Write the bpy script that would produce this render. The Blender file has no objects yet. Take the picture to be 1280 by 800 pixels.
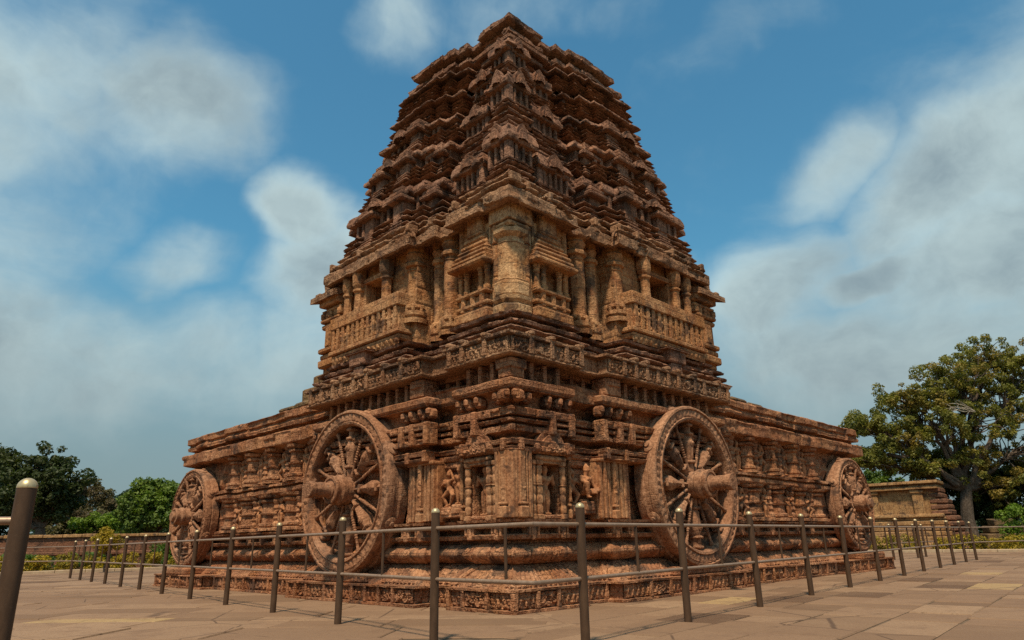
import bpy, math, random
import numpy as np
from mathutils import Vector, Matrix
R = math.radians
random.seed(7)
rng = np.random.default_rng(11)
scn = bpy.context.scene
COL = scn.collection

# ------------------------------------------------------------------ camera, sky, sun, exposure
cam = bpy.data.cameras.new("camera")
cam.sensor_width = 36.0
cam.lens = 36.0 * 861.3 / 1280.0
cam.clip_end = 3000
cam.clip_start = 0.05
camo = bpy.data.objects.new("camera", cam)
COL.objects.link(camo)
PITCH, ROLL = 0.311, -0.02112
fw = Vector((0, math.cos(PITCH), math.sin(PITCH)))
rt = Vector((1, 0, 0))
up = rt.cross(fw)
rt2 = math.cos(ROLL) * rt + math.sin(ROLL) * up
up2 = -math.sin(ROLL) * rt + math.cos(ROLL) * up
mw = Matrix(((rt2.x, up2.x, -fw.x, 0), (rt2.y, up2.y, -fw.y, 0), (rt2.z, up2.z, -fw.z, 1.0), (0, 0, 0, 1)))
camo.matrix_world = mw
scn.camera = camo

SUN_EL, SUN_AZ = R(63), R(-166)          # azimuth measured from +Y towards +X: behind the camera, a little left
sdir = Vector((math.sin(SUN_AZ) * math.cos(SUN_EL), math.cos(SUN_AZ) * math.cos(SUN_EL), math.sin(SUN_EL)))
sun = bpy.data.lights.new("sun", 'SUN')
sun.energy = 5.0
sun.angle = R(5)
sun.color = (1.0, 0.84, 0.62)
suno = bpy.data.objects.new("sun", sun)
COL.objects.link(suno)
suno.rotation_euler = (-sdir).to_track_quat('-Z', 'Y').to_euler()

scn.view_settings.view_transform = 'Standard'
scn.view_settings.look = 'None'
scn.view_settings.gamma = 1.0
scn.view_settings.exposure = 0.03
scn.view_settings.use_curve_mapping = False
scn.cycles.use_denoising = False
scn.cycles.caustics_reflective = False
scn.cycles.caustics_refractive = False
scn.cycles.sample_clamp_indirect = 1.0
scn.cycles.sample_clamp_direct = 2.0
scn.cycles.max_bounces = 6
scn.cycles.diffuse_bounces = 3

world = bpy.data.worlds.new("World")
scn.world = world
world.use_nodes = True


class NT:
    """small helper for node trees"""
    def __init__(s, nt):
        s.nt = nt
        nt.nodes.clear()

    def n(s, typ, **kw):
        nd = s.nt.nodes.new(typ)
        for k, v in kw.items():
            setattr(nd, k, v)
        return nd

    def put(s, sock, v):
        if isinstance(v, bpy.types.NodeSocket):
            s.nt.links.new(v, sock)
        elif v is not None:
            sock.default_value = v

    def math(s, op, a, b=None, c=None, clamp=False):
        nd = s.n('ShaderNodeMath', operation=op)
        nd.use_clamp = clamp
        s.put(nd.inputs[0], a)
        s.put(nd.inputs[1], b)
        s.put(nd.inputs[2], c)
        return nd.outputs[0]

    def vmath(s, op, a, b=None):
        nd = s.n('ShaderNodeVectorMath', operation=op)
        s.put(nd.inputs[0], a)
        s.put(nd.inputs[1], b)
        return nd.outputs['Value'] if op == 'DOT_PRODUCT' else nd.outputs[0]

    def noise(s, vec, scale, detail=4, rough=.55, dist=0):
        nd = s.n('ShaderNodeTexNoise')
        s.put(nd.inputs['Vector'], vec)
        nd.inputs['Scale'].default_value = scale
        nd.inputs['Detail'].default_value = detail
        nd.inputs['Roughness'].default_value = rough
        nd.inputs['Distortion'].default_value = dist
        return nd.outputs['Fac']

    def voro(s, vec, scale, feature='F1', out='Distance'):
        nd = s.n('ShaderNodeTexVoronoi', feature=feature)
        s.put(nd.inputs['Vector'], vec)
        nd.inputs['Scale'].default_value = scale
        return nd.outputs[out]

    def ramp(s, fac, a, b, smooth=True):
        nd = s.n('ShaderNodeMapRange')
        nd.interpolation_type = 'SMOOTHSTEP' if smooth else 'LINEAR'
        s.put(nd.inputs[0], fac)
        s.put(nd.inputs[1], a)
        s.put(nd.inputs[2], b)
        return nd.outputs[0]

    def mix(s, fac, a, b, blend='MIX'):
        nd = s.n('ShaderNodeMix', data_type='RGBA', blend_type=blend)
        s.put(nd.inputs[0], fac)
        for k, v in ((6, a), (7, b)):
            if isinstance(v, tuple):
                v = (*v, 1) if len(v) == 3 else v
            s.put(nd.inputs[k], v)
        return nd.outputs[2]

    def scale(s, vec, xyz):
        return s.vmath('MULTIPLY', vec, xyz)

    def bump(s, h, dist, strength=1.0, normal=None):
        nd = s.n('ShaderNodeBump')
        nd.inputs['Strength'].default_value = strength
        nd.inputs['Distance'].default_value = dist
        s.put(nd.inputs['Height'], h)
        s.put(nd.inputs['Normal'], normal)
        return nd.outputs[0]


def build_sky():
    t = NT(world.node_tree)
    out = t.n('ShaderNodeOutputWorld')
    bg = t.n('ShaderNodeBackground')
    bg.inputs['Strength'].default_value = 0.132
    sky = t.n('ShaderNodeTexSky')
    sky.sky_type = 'NISHITA'
    sky.sun_disc = False
    sky.sun_elevation = SUN_EL
    sky.sun_rotation = SUN_AZ
    sky.air_density = 1.3
    sky.dust_density = 1.2
    sky.ozone_density = 1.5
    d = t.n('ShaderNodeTexCoord').outputs['Generated']
    d = t.vmath('NORMALIZE', d)
    warp = t.n('ShaderNodeTexNoise')
    warp.inputs['Scale'].default_value = 3.0
    warp.inputs['Detail'].default_value = 5
    t.put(warp.inputs['Vector'], d)
    w = t.vmath('SUBTRACT', warp.outputs['Color'], (.5, .5, .5))
    dw = t.vmath('ADD', d, t.vmath('MULTIPLY', w, (.2, .2, .2)))
    # cloud banks: direction, half-width, half-height (radians), tilt, weight, softness
    banks = [((-.42, .74, .525), .12, .085, .35, 1.05), ((-.55, .68, .50), .18, .13, .2, .8), ((-.54, .75, .40), .14, .08, .5, .65),
             ((-.43, .822, .372), .075, .04, .15, .8), ((-.275, .858, .44), .075, .055, -.35, 1.1), ((-.25, .89, .38), .085, .09, .1, .95),
             ((-.471, .849, .24), .30, .10, 0, .75), ((-.62, .75, .25), .20, .12, 0, .8), ((-.25, .92, .25), .13, .10, .2, .7),
             ((.41, .783, .475), .085, .04, .75, .75), ((.52, .735, .43), .17, .085, .65, 1.05), ((.64, .66, .44), .20, .17, .6, 1.05),
             ((.60, .735, .33), .22, .12, .1, 1.0), ((.455, .83, .325), .07, .03, .3, 1.1), ((.37, .87, .33), .11, .075, .55, .95),
             ((.44, .87, .22), .26, .10, 0, .85), ((.62, .76, .20), .2, .12, 0, .8), ((.06, .757, .65), .18, .045, .05, .45), ((.32, .71, .62), .10, .03, .3, .45),
             ((-.12, .75, .65), .08, .05, 0, .5), ((.22, .93, .28), .13, .09, 0, .6)]
    total = None
    for c, rx, ry, tilt, wt in banks:
        c = Vector(c).normalized()
        e = c.cross(Vector((0, 0, 1))).normalized()
        n_ = e.cross(c).normalized()
        e2 = e * math.cos(tilt) + n_ * math.sin(tilt)
        n2 = n_ * math.cos(tilt) - e * math.sin(tilt)
        a = t.vmath('DOT_PRODUCT', dw, tuple(e2 / rx))
        b = t.vmath('DOT_PRODUCT', dw, tuple(n2 / ry))
        q = t.math('ADD', t.math('MULTIPLY', a, a), t.math('MULTIPLY', b, b))
        front = t.math('GREATER_THAN', t.vmath('DOT_PRODUCT', d, tuple(c)), 0.3)
        g = t.math('MULTIPLY', t.math('EXPONENT', t.math('MULTIPLY', t.math('POWER', q, 1.25), -.8)), front)
        g = t.math('MULTIPLY', g, wt)
        total = g if total is None else t.math('MAXIMUM', total, g)
    fine = t.noise(dw, 5.5, 8, .56)
    big = t.noise(dw, 2.3, 3, .5, .3)
    wisp = t.noise(t.scale(d, (2.0, 2.0, 5.0)), 1.6, 6, .55, .5)
    dens = t.math('ADD', total, t.math('MULTIPLY', t.math('SUBTRACT', fine, .5), 1.0))
    dens = t.math('ADD', dens, t.math('MULTIPLY', t.math('SUBTRACT', big, .5), .5))
    dens = t.math('ADD', dens, t.math('MULTIPLY', t.math('SUBTRACT', wisp, .5), .8))
    # away from the banks (the rest of the dome) a broken overcast
    dome = t.ramp(t.vmath('DOT_PRODUCT', d, (0, 1, 0)), .45, .1)
    dens = t.math('ADD', dens, t.math('MULTIPLY', dome, .45))
    mask = t.ramp(dens, .12, 1.0)
    # thick middles are greyer, thin lit rims whiter, as in real cumulus
    rim = t.ramp(dens, 1.15, .55)
    shade = t.math('ADD', t.math('MULTIPLY', rim, .55), t.math('MULTIPLY', t.ramp(t.noise(dw, 6.0, 6, .6), .3, .72), .55))
    cloud = t.mix(shade, (1.85, 2.4, 2.65), (4.6, 5.6, 5.5))
    elev = t.n('ShaderNodeSeparateXYZ')
    t.put(elev.inputs[0], d)
    low = t.ramp(elev.outputs[2], .42, .02)
    blue = t.mix(1.0, sky.outputs[0], (.42, .88, .92), 'MULTIPLY')
    blue = t.mix(t.math('MULTIPLY', low, .75), blue, (1.8, 2.4, 2.6))
    colr = t.mix(t.math('MULTIPLY', mask, .9), blue, cloud)
    colr = t.mix(t.math('MULTIPLY', t.ramp(elev.outputs[2], .36, .06), .62), colr, (1.75, 2.2, 2.4))
    t.put(bg.inputs['Color'], colr)
    t.nt.links.new(bg.outputs[0], out.inputs[0])


build_sky()


# ------------------------------------------------------------------ materials
def new_mat(name):
    m = bpy.data.materials.new(name)
    m.use_nodes = True
    t = NT(m.node_tree)
    o = t.n('ShaderNodeOutputMaterial')
    b = t.n('ShaderNodeBsdfPrincipled')
    m.node_tree.links.new(b.outputs[0], o.inputs[0])
    return m, t, b


def stone_mat(name, c0, c1, c2, stain=(.06, .04, .032), stain_lo=.56, stain_hi=.72, crust=.55, grain=1.0, carve=0.0, streak=.7, rust=.0, course=.42):
    m, t, b = new_mat(name)
    geo = t.n('ShaderNodeNewGeometry')
    P = geo.outputs['Position']
    n1 = t.noise(P, .55, 4, .6)
    n2 = t.noise(P, 3.1, 6, .65)
    n3 = t.noise(P, 17., 5, .7)
    col = t.mix(t.ramp(n1, .35, .65), c0, c1)
    col = t.mix(t.ramp(n2, .42, .7), col, c2)
    # every block its own tint
    sx = t.n('ShaderNodeSeparateXYZ')
    t.put(sx.inputs[0], P)
    blk = t.n('ShaderNodeCombineXYZ')
    k = .7071
    a = t.math('FLOOR', t.math('DIVIDE', t.math('MULTIPLY', t.math('ADD', sx.outputs[0], sx.outputs[1]), k), .63))
    c_ = t.math('FLOOR', t.math('DIVIDE', t.math('MULTIPLY', t.math('SUBTRACT', sx.outputs[1], sx.outputs[0]), k), .57))
    z_ = t.math('FLOOR', t.math('DIVIDE', sx.outputs[2], course))
    t.put(blk.inputs[0], a); t.put(blk.inputs[1], c_); t.put(blk.inputs[2], z_)
    wn = t.n('ShaderNodeTexWhiteNoise', noise_dimensions='3D')
    t.put(wn.inputs[0], blk.outputs[0])
    tint = t.ramp(wn.outputs[0], 0, 1, False)
    col = t.mix(t.math('MULTIPLY', tint, .5), col, t.mix(1.0, col, (1.45, 1.35, 1.2), 'MULTIPLY'))
    col = t.mix(t.math('MULTIPLY', t.math('GREATER_THAN', wn.outputs[0], .78), .5), col, t.mix(1.0, col, (.62, .55, .52), 'MULTIPLY'))
    # masonry joints: level courses everywhere, upright joints only across the face they belong to
    fz = t.math('FRACT', t.math('DIVIDE', sx.outputs[2], course))
    jz = t.math('GREATER_THAN', t.math('ABSOLUTE', t.math('SUBTRACT', fz, .5)), .5 - .006 / course)
    par = t.math('MULTIPLY', t.math('FRACT', t.math('MULTIPLY', z_, .5)), .9)
    nx = t.n('ShaderNodeSeparateXYZ')
    t.put(nx.inputs[0], geo.outputs['True Normal'])
    jn = None
    for sg, blen in ((1, .63), (-1, .57)):
        al_ = t.math('MULTIPLY', t.math('ADD' if sg > 0 else 'SUBTRACT', sx.outputs[1], sx.outputs[0]), k)
        across = t.math('ABSOLUTE', t.math('MULTIPLY', t.math('ADD' if sg < 0 else 'SUBTRACT', nx.outputs[1], nx.outputs[0]), k))
        fa = t.math('FRACT', t.math('ADD', t.math('DIVIDE', al_, blen), par))
        ja = t.math('GREATER_THAN', t.math('ABSOLUTE', t.math('SUBTRACT', fa, .5)), .5 - .006 / blen)
        ja = t.math('MULTIPLY', ja, t.math('GREATER_THAN', across, .8))
        jn = ja if jn is None else t.math('MAXIMUM', jn, ja)
    joint = t.math('MAXIMUM', jn, jz)
    joint = t.math('MULTIPLY', joint, t.ramp(n2, .36, .5))
    if rust:
        rz = t.noise(t.scale(P, (1.6, 1.6, .5)), 1.3, 5, .6)
        col = t.mix(t.math('MULTIPLY', t.ramp(rz, .45, .68), rust), col, (.36, .15, .045))
    # grain
    col = t.mix(t.math('MULTIPLY', t.ramp(n3, .38, .66), .65), t.mix(1.0, col, (1.22, 1.2, 1.15), 'MULTIPLY'), t.mix(1.0, col, (.46, .38, .34), 'MULTIPLY'))
    pit = t.ramp(t.voro(P, 26.), .42, .62)
    col = t.mix(t.math('MULTIPLY', pit, .3), col, t.mix(1.0, col, (.42, .34, .30), 'MULTIPLY'))
    col = t.mix(t.math('MULTIPLY', joint, .6), col, stain)
    # rain streaks and soot
    sv = t.scale(P, (3.2, 3.2, .45))
    st = t.noise(sv, 1.5, 6, .65)
    col = t.mix(t.math('MULTIPLY', t.ramp(st, stain_lo, stain_hi), streak), col, stain)
    bl = t.noise(P, 1.7, 7, .7)
    col = t.mix(t.math('MULTIPLY', t.ramp(bl, .53, .62), .75), col, stain)
    # dark crust of dirt and lichen that settles on upward faces
    nz = t.n('ShaderNodeSeparateXYZ')
    t.put(nz.inputs[0], geo.outputs['Normal'])
    upf = t.ramp(nz.outputs[2], .35, .9)
    cr = t.math('MULTIPLY', t.math('MULTIPLY', upf, t.ramp(n2, .3, .6)), crust)
    col = t.mix(cr, col, (.085, .066, .05))
    pale = t.math('MULTIPLY', t.ramp(t.noise(P, 8., 4, .6), .66, .78), .35)
    col = t.mix(pale, col, (.42, .33, .24))
    t.put(b.inputs['Base Color'], col)
    b.inputs['Roughness'].default_value = .92
    b.inputs['Specular IOR Level'].default_value = .05
    h = t.math('MULTIPLY', n2, .35)
    h = t.math('ADD', h, t.math('MULTIPLY', n3, .55))
    h = t.math('ADD', h, t.math('MULTIPLY', t.noise(P, 45., 2, .5), .12))
    h = t.math('SUBTRACT', h, t.math('MULTIPLY', joint, .35))
    nrm = t.bump(h, .034 * grain, 1.0)
    if carve:
        # chiselled ornament: squarish cells lined up with the temple's faces, with bead-like bosses inside
        al = t.n('ShaderNodeCombineXYZ')
        t.put(al.inputs[0], t.math('MULTIPLY', t.math('ADD', sx.outputs[0], sx.outputs[1]), k))
        t.put(al.inputs[1], t.math('MULTIPLY', t.math('SUBTRACT', sx.outputs[1], sx.outputs[0]), k))
        t.put(al.inputs[2], sx.outputs[2])
        vn = t.n('ShaderNodeTexVoronoi', feature='F1', distance='CHEBYCHEV')
        t.put(vn.inputs['Vector'], t.scale(al.outputs[0], (1, 1, 1.25)))
        vn.inputs['Scale'].default_value = 10.
        vn.inputs['Randomness'].default_value = .8
        v2 = t.voro(P, 27., 'F1')
        hh = t.math('ADD', t.ramp(vn.outputs['Distance'], .50, .38), t.math('MULTIPLY', t.ramp(v2, .45, .1), .5))
        where = t.ramp(t.noise(t.scale(P, (1, 1, 2.)), 1.1, 2, .5), .36, .55)
        nrm = t.bump(t.math('MULTIPLY', hh, where), .022 * carve, 1.0, nrm)
    t.put(b.inputs['Normal'], nrm)
    return m


M_lower = stone_mat("stone_lower", (.31, .145, .082), (.40, .212, .122), (.22, .096, .053), crust=.22, carve=1.0, rust=.25)
M_plain = stone_mat("stone_plain", (.355, .175, .092), (.42, .235, .13), (.27, .122, .064), crust=.2, carve=0, grain=.55, rust=.2, course=3.1)
M_wall = stone_mat("stone_ochre", (.365, .185, .09), (.44, .255, .138), (.28, .125, .062), crust=.5, carve=.3, rust=.4, streak=.6, stain_lo=.60, stain_hi=.78)
M_pale = stone_mat("stone_pale", (.47, .28, .15), (.52, .34, .195), (.39, .205, .10), crust=.4, carve=.15, rust=.3, streak=.35, stain_lo=.62, stain_hi=.8)
M_roof = stone_mat("stone_roof", (.225, .122, .086), (.305, .172, .12), (.16, .084, .06), crust=.6, carve=.8, streak=.75, rust=.1)
M_eave = stone_mat("stone_eave", (.275, .155, .095), (.335, .205, .13), (.21, .11, .066), crust=.55, carve=.8, streak=.6, stain_lo=.6, stain_hi=.75)
M_wheel = stone_mat("stone_wheel", (.285, .15, .092), (.34, .19, .118), (.235, .118, .07), crust=.2, carve=.3, grain=.5, streak=.3, stain_lo=.64, stain_hi=.85, course=9.)
M_fig = stone_mat("stone_figure", (.36, .17, .088), (.40, .205, .11), (.30, .135, .068), crust=.35, carve=.1, grain=.4, streak=.35, course=9.)
M_moss = stone_mat("stone_mossy", (.17, .115, .06), (.23, .15, .085), (.12, .085, .045), crust=.8, carve=.5, streak=.6)
M_terr = stone_mat("stone_terrace", (.34, .20, .095), (.39, .24, .12), (.26, .145, .07), crust=.5, carve=.2, streak=.5)
M_brick = stone_mat("brick_old", (.20, .10, .065), (.25, .13, .085), (.15, .075, .05), crust=.4, carve=.6, streak=.6, course=.14)


def metal_mat(name, c0, c1, rough, metal):
    m, t, b = new_mat(name)
    P = t.n('ShaderNodeNewGeometry').outputs['Position']
    n = t.noise(t.scale(P, (1, 1, .35)), 14., 6, .65)
    col = t.mix(t.ramp(n, .35, .7), c0, c1)
    col = t.mix(t.math('MULTIPLY', t.ramp(t.noise(P, 55., 4, .7), .55, .7), .5), col, (.10, .055, .03))
    t.put(b.inputs['Base Color'], col)
    b.inputs['Metallic'].default_value = metal
    b.inputs['Specular IOR Level'].default_value = .3
    t.put(b.inputs['Roughness'], t.math('ADD', t.math('MULTIPLY', n, .3), rough - .15))
    t.put(b.inputs['Normal'], t.bump(n, .002, .5))
    return m


M_post = metal_mat("bronzed_steel", (.058, .030, .015), (.085, .045, .023), .6, .05)
M_rail = metal_mat("steel_rail", (.27, .175, .115), (.34, .23, .16), .45, .35)
M_cap = metal_mat("brass_cap", (.50, .37, .20), (.56, .44, .26), .36, .55)


def attr_col(t, name='tint'):
    nd = t.n('ShaderNodeAttribute')
    nd.attribute_name = name
    return nd


def paving_mat():
    m, t, b = new_mat("paving_stone")
    P = t.n('ShaderNodeNewGeometry').outputs['Position']
    a = attr_col(t).outputs['Fac']
    n1 = t.noise(P, .35, 4, .6)
    n2 = t.noise(P, 2.3, 6, .65)
    n3 = t.noise(P, 24., 5, .7)
    col = t.mix(t.ramp(a, 0, .55, False), (.14, .08, .044), (.215, .127, .074))
    col = t.mix(t.ramp(a, .55, .97, False), col, (.285, .178, .105))
    col = t.mix(t.math('GREATER_THAN', a, .965), col, (.33, .215, .10))
    rough_slab = t.math('LESS_THAN', a, .10)
    col = t.mix(t.math('MULTIPLY', rough_slab, t.ramp(n3, .35, .6)), col, (.115, .062, .036))
    col = t.mix(t.math('MULTIPLY', t.ramp(n2, .46, .7), .6), col, (.165, .096, .058))
    col = t.mix(t.math('MULTIPLY', t.ramp(n1, .5, .7), .4), col, (.26, .162, .096))
    col = t.mix(t.math('MULTIPLY', t.ramp(n3, .5, .68), .6), col, (.13, .075, .045))
    t.put(b.inputs['Base Color'], col)
    # grime along the joints and hair cracks
    crk = t.ramp(t.voro(P, .55, 'DISTANCE_TO_EDGE'), .012, .002)
    col = t.mix(t.math('MULTIPLY', t.math('MULTIPLY', crk, t.ramp(n1, .48, .56)), .8), col, (.07, .04, .025))
    blot = t.ramp(t.noise(P, .9, 7, .7), .55, .7)
    col = t.mix(t.math('MULTIPLY', blot, .45), col, (.13, .072, .042))
    t.put(b.inputs['Base Color'], col)
    b.inputs['Roughness'].default_value = .85
    b.inputs['Specular IOR Level'].default_value = .25
    h = t.math('ADD', t.math('MULTIPLY', n3, .35), n2)
    h = t.math('ADD', h, t.math('MULTIPLY', t.math('MULTIPLY', rough_slab, n3), 1.5))
    t.put(b.inputs['Normal'], t.bump(h, .018, .9))
    return m


M_pave = paving_mat()


def plain_mat(name, c0, c1, scale=2., rough=.95, bump=.01):
    m, t, b = new_mat(name)
    P = t.n('ShaderNodeNewGeometry').outputs['Position']
    n = t.noise(P, scale, 6, .65)
    t.put(b.inputs['Base Color'], t.mix(t.ramp(n, .35, .68), c0, c1))
    b.inputs['Roughness'].default_value = rough
    b.inputs['Specular IOR Level'].default_value = .2
    t.put(b.inputs['Normal'], t.bump(n, bump, .8))
    return m


M_soil = plain_mat("soil", (.10, .065, .04), (.16, .11, .07), 3.)
M_grass = plain_mat("lawn", (.045, .06, .015), (.085, .09, .025), 1.5, bump=.03)
M_kerb = plain_mat("kerb_stone", (.36, .25, .16), (.46, .34, .22), 4.)
M_bark = plain_mat("bark", (.07, .05, .035), (.14, .105, .08), 9., bump=.03)
M_pbark = plain_mat("bare_bark", (.30, .26, .20), (.38, .33, .27), 9., bump=.02)


def leaf_mat(name, c0, c1, c2, dry=None, dryamt=0):
    m, t, b = new_mat(name)
    geo = t.n('ShaderNodeNewGeometry')
    r = geo.outputs['Random Per Island']
    P = geo.outputs['Position']
    col = t.mix(t.ramp(r, 0, .6, False), c0, c1)
    col = t.mix(t.math('MULTIPLY', t.ramp(t.noise(P, .5, 3, .5), .42, .62), .7), col, c2)
    if dry:
        col = t.mix(t.math('MULTIPLY', t.ramp(t.noise(t.vmath('ADD', P, (31., 7., 3.)), .45, 3, .5), .5, .62), dryamt), col, dry)
    t.put(b.inputs['Base Color'], col)
    b.inputs['Roughness'].default_value = .6
    b.inputs['Specular IOR Level'].default_value = .3
    tr = t.n('ShaderNodeBsdfTranslucent')
    t.put(tr.inputs[0], t.mix(1.0, col, (1.2, 1.4, .5), 'MULTIPLY'))
    ms = t.n('ShaderNodeMixShader')
    ms.inputs[0].default_value = .3
    o = [n for n in t.nt.nodes if n.type == 'OUTPUT_MATERIAL'][0]
    t.nt.links.new(b.outputs[0], ms.inputs[1])
    t.nt.links.new(tr.outputs[0], ms.inputs[2])
    t.nt.links.new(ms.outputs[0], o.inputs[0])
    return m


L_olive = leaf_mat("leaf_olive", (.14, .14, .022), (.20, .178, .028), (.095, .105, .018), (.24, .15, .026), .7)
L_dark = leaf_mat("leaf_dark", (.022, .034, .009), (.04, .055, .013), (.055, .065, .016))
L_brown = leaf_mat("leaf_brown", (.07, .065, .026), (.11, .092, .036), (.09, .06, .03))
L_conif = leaf_mat("leaf_conifer", (.022, .045, .018), (.035, .06, .022), (.03, .05, .02))
L_bright = leaf_mat("leaf_bright", (.075, .125, .014), (.125, .175, .022), (.05, .085, .014))
L_lime = leaf_mat("leaf_lime", (.10, .17, .012), (.15, .22, .02), (.08, .14, .012))
L_flower = leaf_mat("leaf_flowers", (.13, .12, .012), (.36, .24, .015), (.10, .095, .012), (.30, .20, .012), .6)
L_hedge = leaf_mat("leaf_hedge", (.06, .11, .014), (.09, .15, .018), (.04, .075, .012))

# ------------------------------------------------------------------ numpy noise and mesh builder
C0 = np.array([-0.05, 10.62, 0.0])          # front corner of the temple
S2 = 2 ** -.5
US = 1.1                                     # the right-hand face is a little longer than the left-hand one


def MP(u, v, z):
    """temple coordinates (u along the right face, v along the left face) -> offset from the temple's front corner"""
    u, v, z = np.broadcast_arrays(np.asarray(u, float), np.asarray(v, float), np.asarray(z, float))
    return np.stack([(US * u - v) * S2, (US * u + v) * S2, z], -1)


def FP(face, s, o, z):
    s, o, z = np.broadcast_arrays(np.asarray(s, float), np.asarray(o, float), np.asarray(z, float))
    return MP(s, -o, z) if face == 'R' else MP(-o, s, z)


def _hash(ix, iy, iz, seed):
    h = (ix.astype(np.uint64) * np.uint64(374761393) + iy.astype(np.uint64) * np.uint64(668265263)
         + iz.astype(np.uint64) * np.uint64(2246822519) + np.uint64(seed * 1274126177 & 0xffffffff)) & np.uint64(0xffffffff)
    h = ((h ^ (h >> np.uint64(13))) * np.uint64(1274126177)) & np.uint64(0xffffffff)
    h = ((h ^ (h >> np.uint64(15))) * np.uint64(2654435761)) & np.uint64(0xffffffff)
    h = h ^ (h >> np.uint64(16))
    return h.astype(np.float64) / 4294967295.0


def vnoise(P, freq, seed=0):
    Q = P * freq + 1000.0
    I = np.floor(Q).astype(np.int64)
    f = Q - I
    f = f * f * (3 - 2 * f)
    out = 0
    for dx in (0, 1):
        wx = f[..., 0] if dx else 1 - f[..., 0]
        for dy in (0, 1):
            wy = f[..., 1] if dy else 1 - f[..., 1]
            for dz in (0, 1):
                wz = f[..., 2] if dz else 1 - f[..., 2]
                out = out + wx * wy * wz * _hash(I[..., 0] + dx, I[..., 1] + dy, I[..., 2] + dz, seed)
    return out * 2 - 1


def hash1(a, b, seed):
    a = np.asarray(a); b = np.asarray(b)
    a, b = np.broadcast_arrays(a, b)
    return _hash(a.astype(np.int64) + 5000, b.astype(np.int64) + 5000, np.zeros(a.shape, np.int64), seed) * 2 - 1


class MB:
    def __init__(s):
        s.v = []; s.q = []; s.t = []; s.n = 0

    def add(s, verts, quads=None, tris=None):
        verts = np.asarray(verts, float).reshape(-1, 3)
        if quads is not None and len(quads):
            s.q.append(np.asarray(quads, np.int64) + s.n)
        if tris is not None and len(tris):
            s.t.append(np.asarray(tris, np.int64) + s.n)
        s.v.append(verts)
        s.n += len(verts)

    def grid(s, P, wrap=False):
        r, c = P.shape[:2]
        idx = np.arange(r * c).reshape(r, c)
        if wrap:
            idx = np.concatenate([idx, idx[:, :1]], 1)
        q = np.stack([idx[:-1, :-1], idx[:-1, 1:], idx[1:, 1:], idx[1:, :-1]], -1).reshape(-1, 4)
        s.add(P.reshape(-1, 3), q)

    def build(s, name, mat, parent=None, noise=((.005, 2.2), (.004, 10.)), smooth=False, seed=1, link=True, tint=None, flat=False):
        V = np.concatenate(s.v)
        for a, fq in noise or ():
            V = V + a * np.stack([vnoise(V, fq, seed + k * 17) for k in range(3)], -1)
        q = np.concatenate(s.q) if s.q else np.zeros((0, 4), np.int64)
        t = np.concatenate(s.t) if s.t else np.zeros((0, 3), np.int64)
        me = bpy.data.meshes.new(name)
        me.vertices.add(len(V))
        me.vertices.foreach_set('co', V.astype(np.float32).ravel())
        nl = q.size + t.size
        me.loops.add(nl)
        me.loops.foreach_set('vertex_index', np.concatenate([q.ravel(), t.ravel()]).astype(np.int32))
        me.polygons.add(len(q) + len(t))
        st = np.concatenate([np.arange(len(q)) * 4, q.size + np.arange(len(t)) * 3]).astype(np.int32)
        me.polygons.foreach_set('loop_start', st)
        me.update(calc_edges=True)
        me.validate()
        if flat:
            me.shade_flat()
        else:
            me.shade_smooth()
            me.set_sharp_from_angle(angle=R(32))
        if tint is not None:
            at = me.attributes.new('tint', 'FLOAT', 'FACE')
            at.data.foreach_set('value', np.asarray(tint, np.float32))
        if mat:
            me.materials.append(mat)
        o = bpy.data.objects.new(name, me)
        if link:
            COL.objects.link(o)
        if parent:
            o.parent = parent
        return o


def empty(name, loc, label=None, cat=None, group=None, parent=None, rotz=0):
    o = bpy.data.objects.new(name, None)
    o.empty_display_size = .2
    COL.objects.link(o)
    o.location = loc
    o.rotation_euler = (0, 0, rotz)
    if parent: o.parent = parent
    tag(o, label, cat, group)
    return o


def tag(o, label=None, cat=None, group=None, kind=None):
    if label: o['label'] = label
    if cat: o['category'] = cat
    if group: o['group'] = group
    if kind: o['kind'] = kind
    return o


# chamfered box, topology once
_bv, _bf4, _bf3 = [], [], []
_id = {}
for sx in (-1, 1):
    for sy in (-1, 1):
        for sz in (-1, 1):
            for k in range(3):
                _id[(sx, sy, sz, k)] = len(_bv)
                _bv.append((sx, sy, sz, k))
for k in range(3):
    a, b = [i for i in range(3) if i != k]
    for sg in (-1, 1):
        f = []
        for (x, y) in ((-1, -1), (1, -1), (1, 1), (-1, 1)):
            c = [0, 0, 0]; c[k] = sg; c[a] = x; c[b] = y
            f.append(_id[(*c, k)])
        _bf4.append(f)
for k in range(3):                           # edges parallel to axis k
    a, b = [i for i in range(3) if i != k]
    for x in (-1, 1):
        for y in (-1, 1):
            c0 = [0, 0, 0]; c0[k] = -1; c0[a] = x; c0[b] = y
            c1 = list(c0); c1[k] = 1
            _bf4.append([_id[(*c0, a)], _id[(*c1, a)], _id[(*c1, b)], _id[(*c0, b)]])
for sx in (-1, 1):
    for sy in (-1, 1):
        for sz in (-1, 1):
            _bf3.append([_id[(sx, sy, sz, k)] for k in range(3)])
_bs = np.array([b[:3] for b in _bv], float)
_bk = np.array([b[3] for b in _bv])


def chamfer_verts(lo, hi, c):
    lo = np.array(lo, float); hi = np.array(hi, float)
    c = min(c, .45 * float((hi - lo).min()))
    mid, half = (lo + hi) / 2, (hi - lo) / 2
    h = np.repeat(half[None], 24, 0) - c
    h[np.arange(24), _bk] += c
    return mid + _bs * h


def fbox(mb, face, s0, s1, o0, o1, z0, z1, c=.014):
    v = chamfer_verts((s0, min(o0, o1), z0), (s1, max(o0, o1), z1), c)
    mb.add(FP(face, v[:, 0], v[:, 1], v[:, 2]), _bf4, _bf3)


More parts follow.
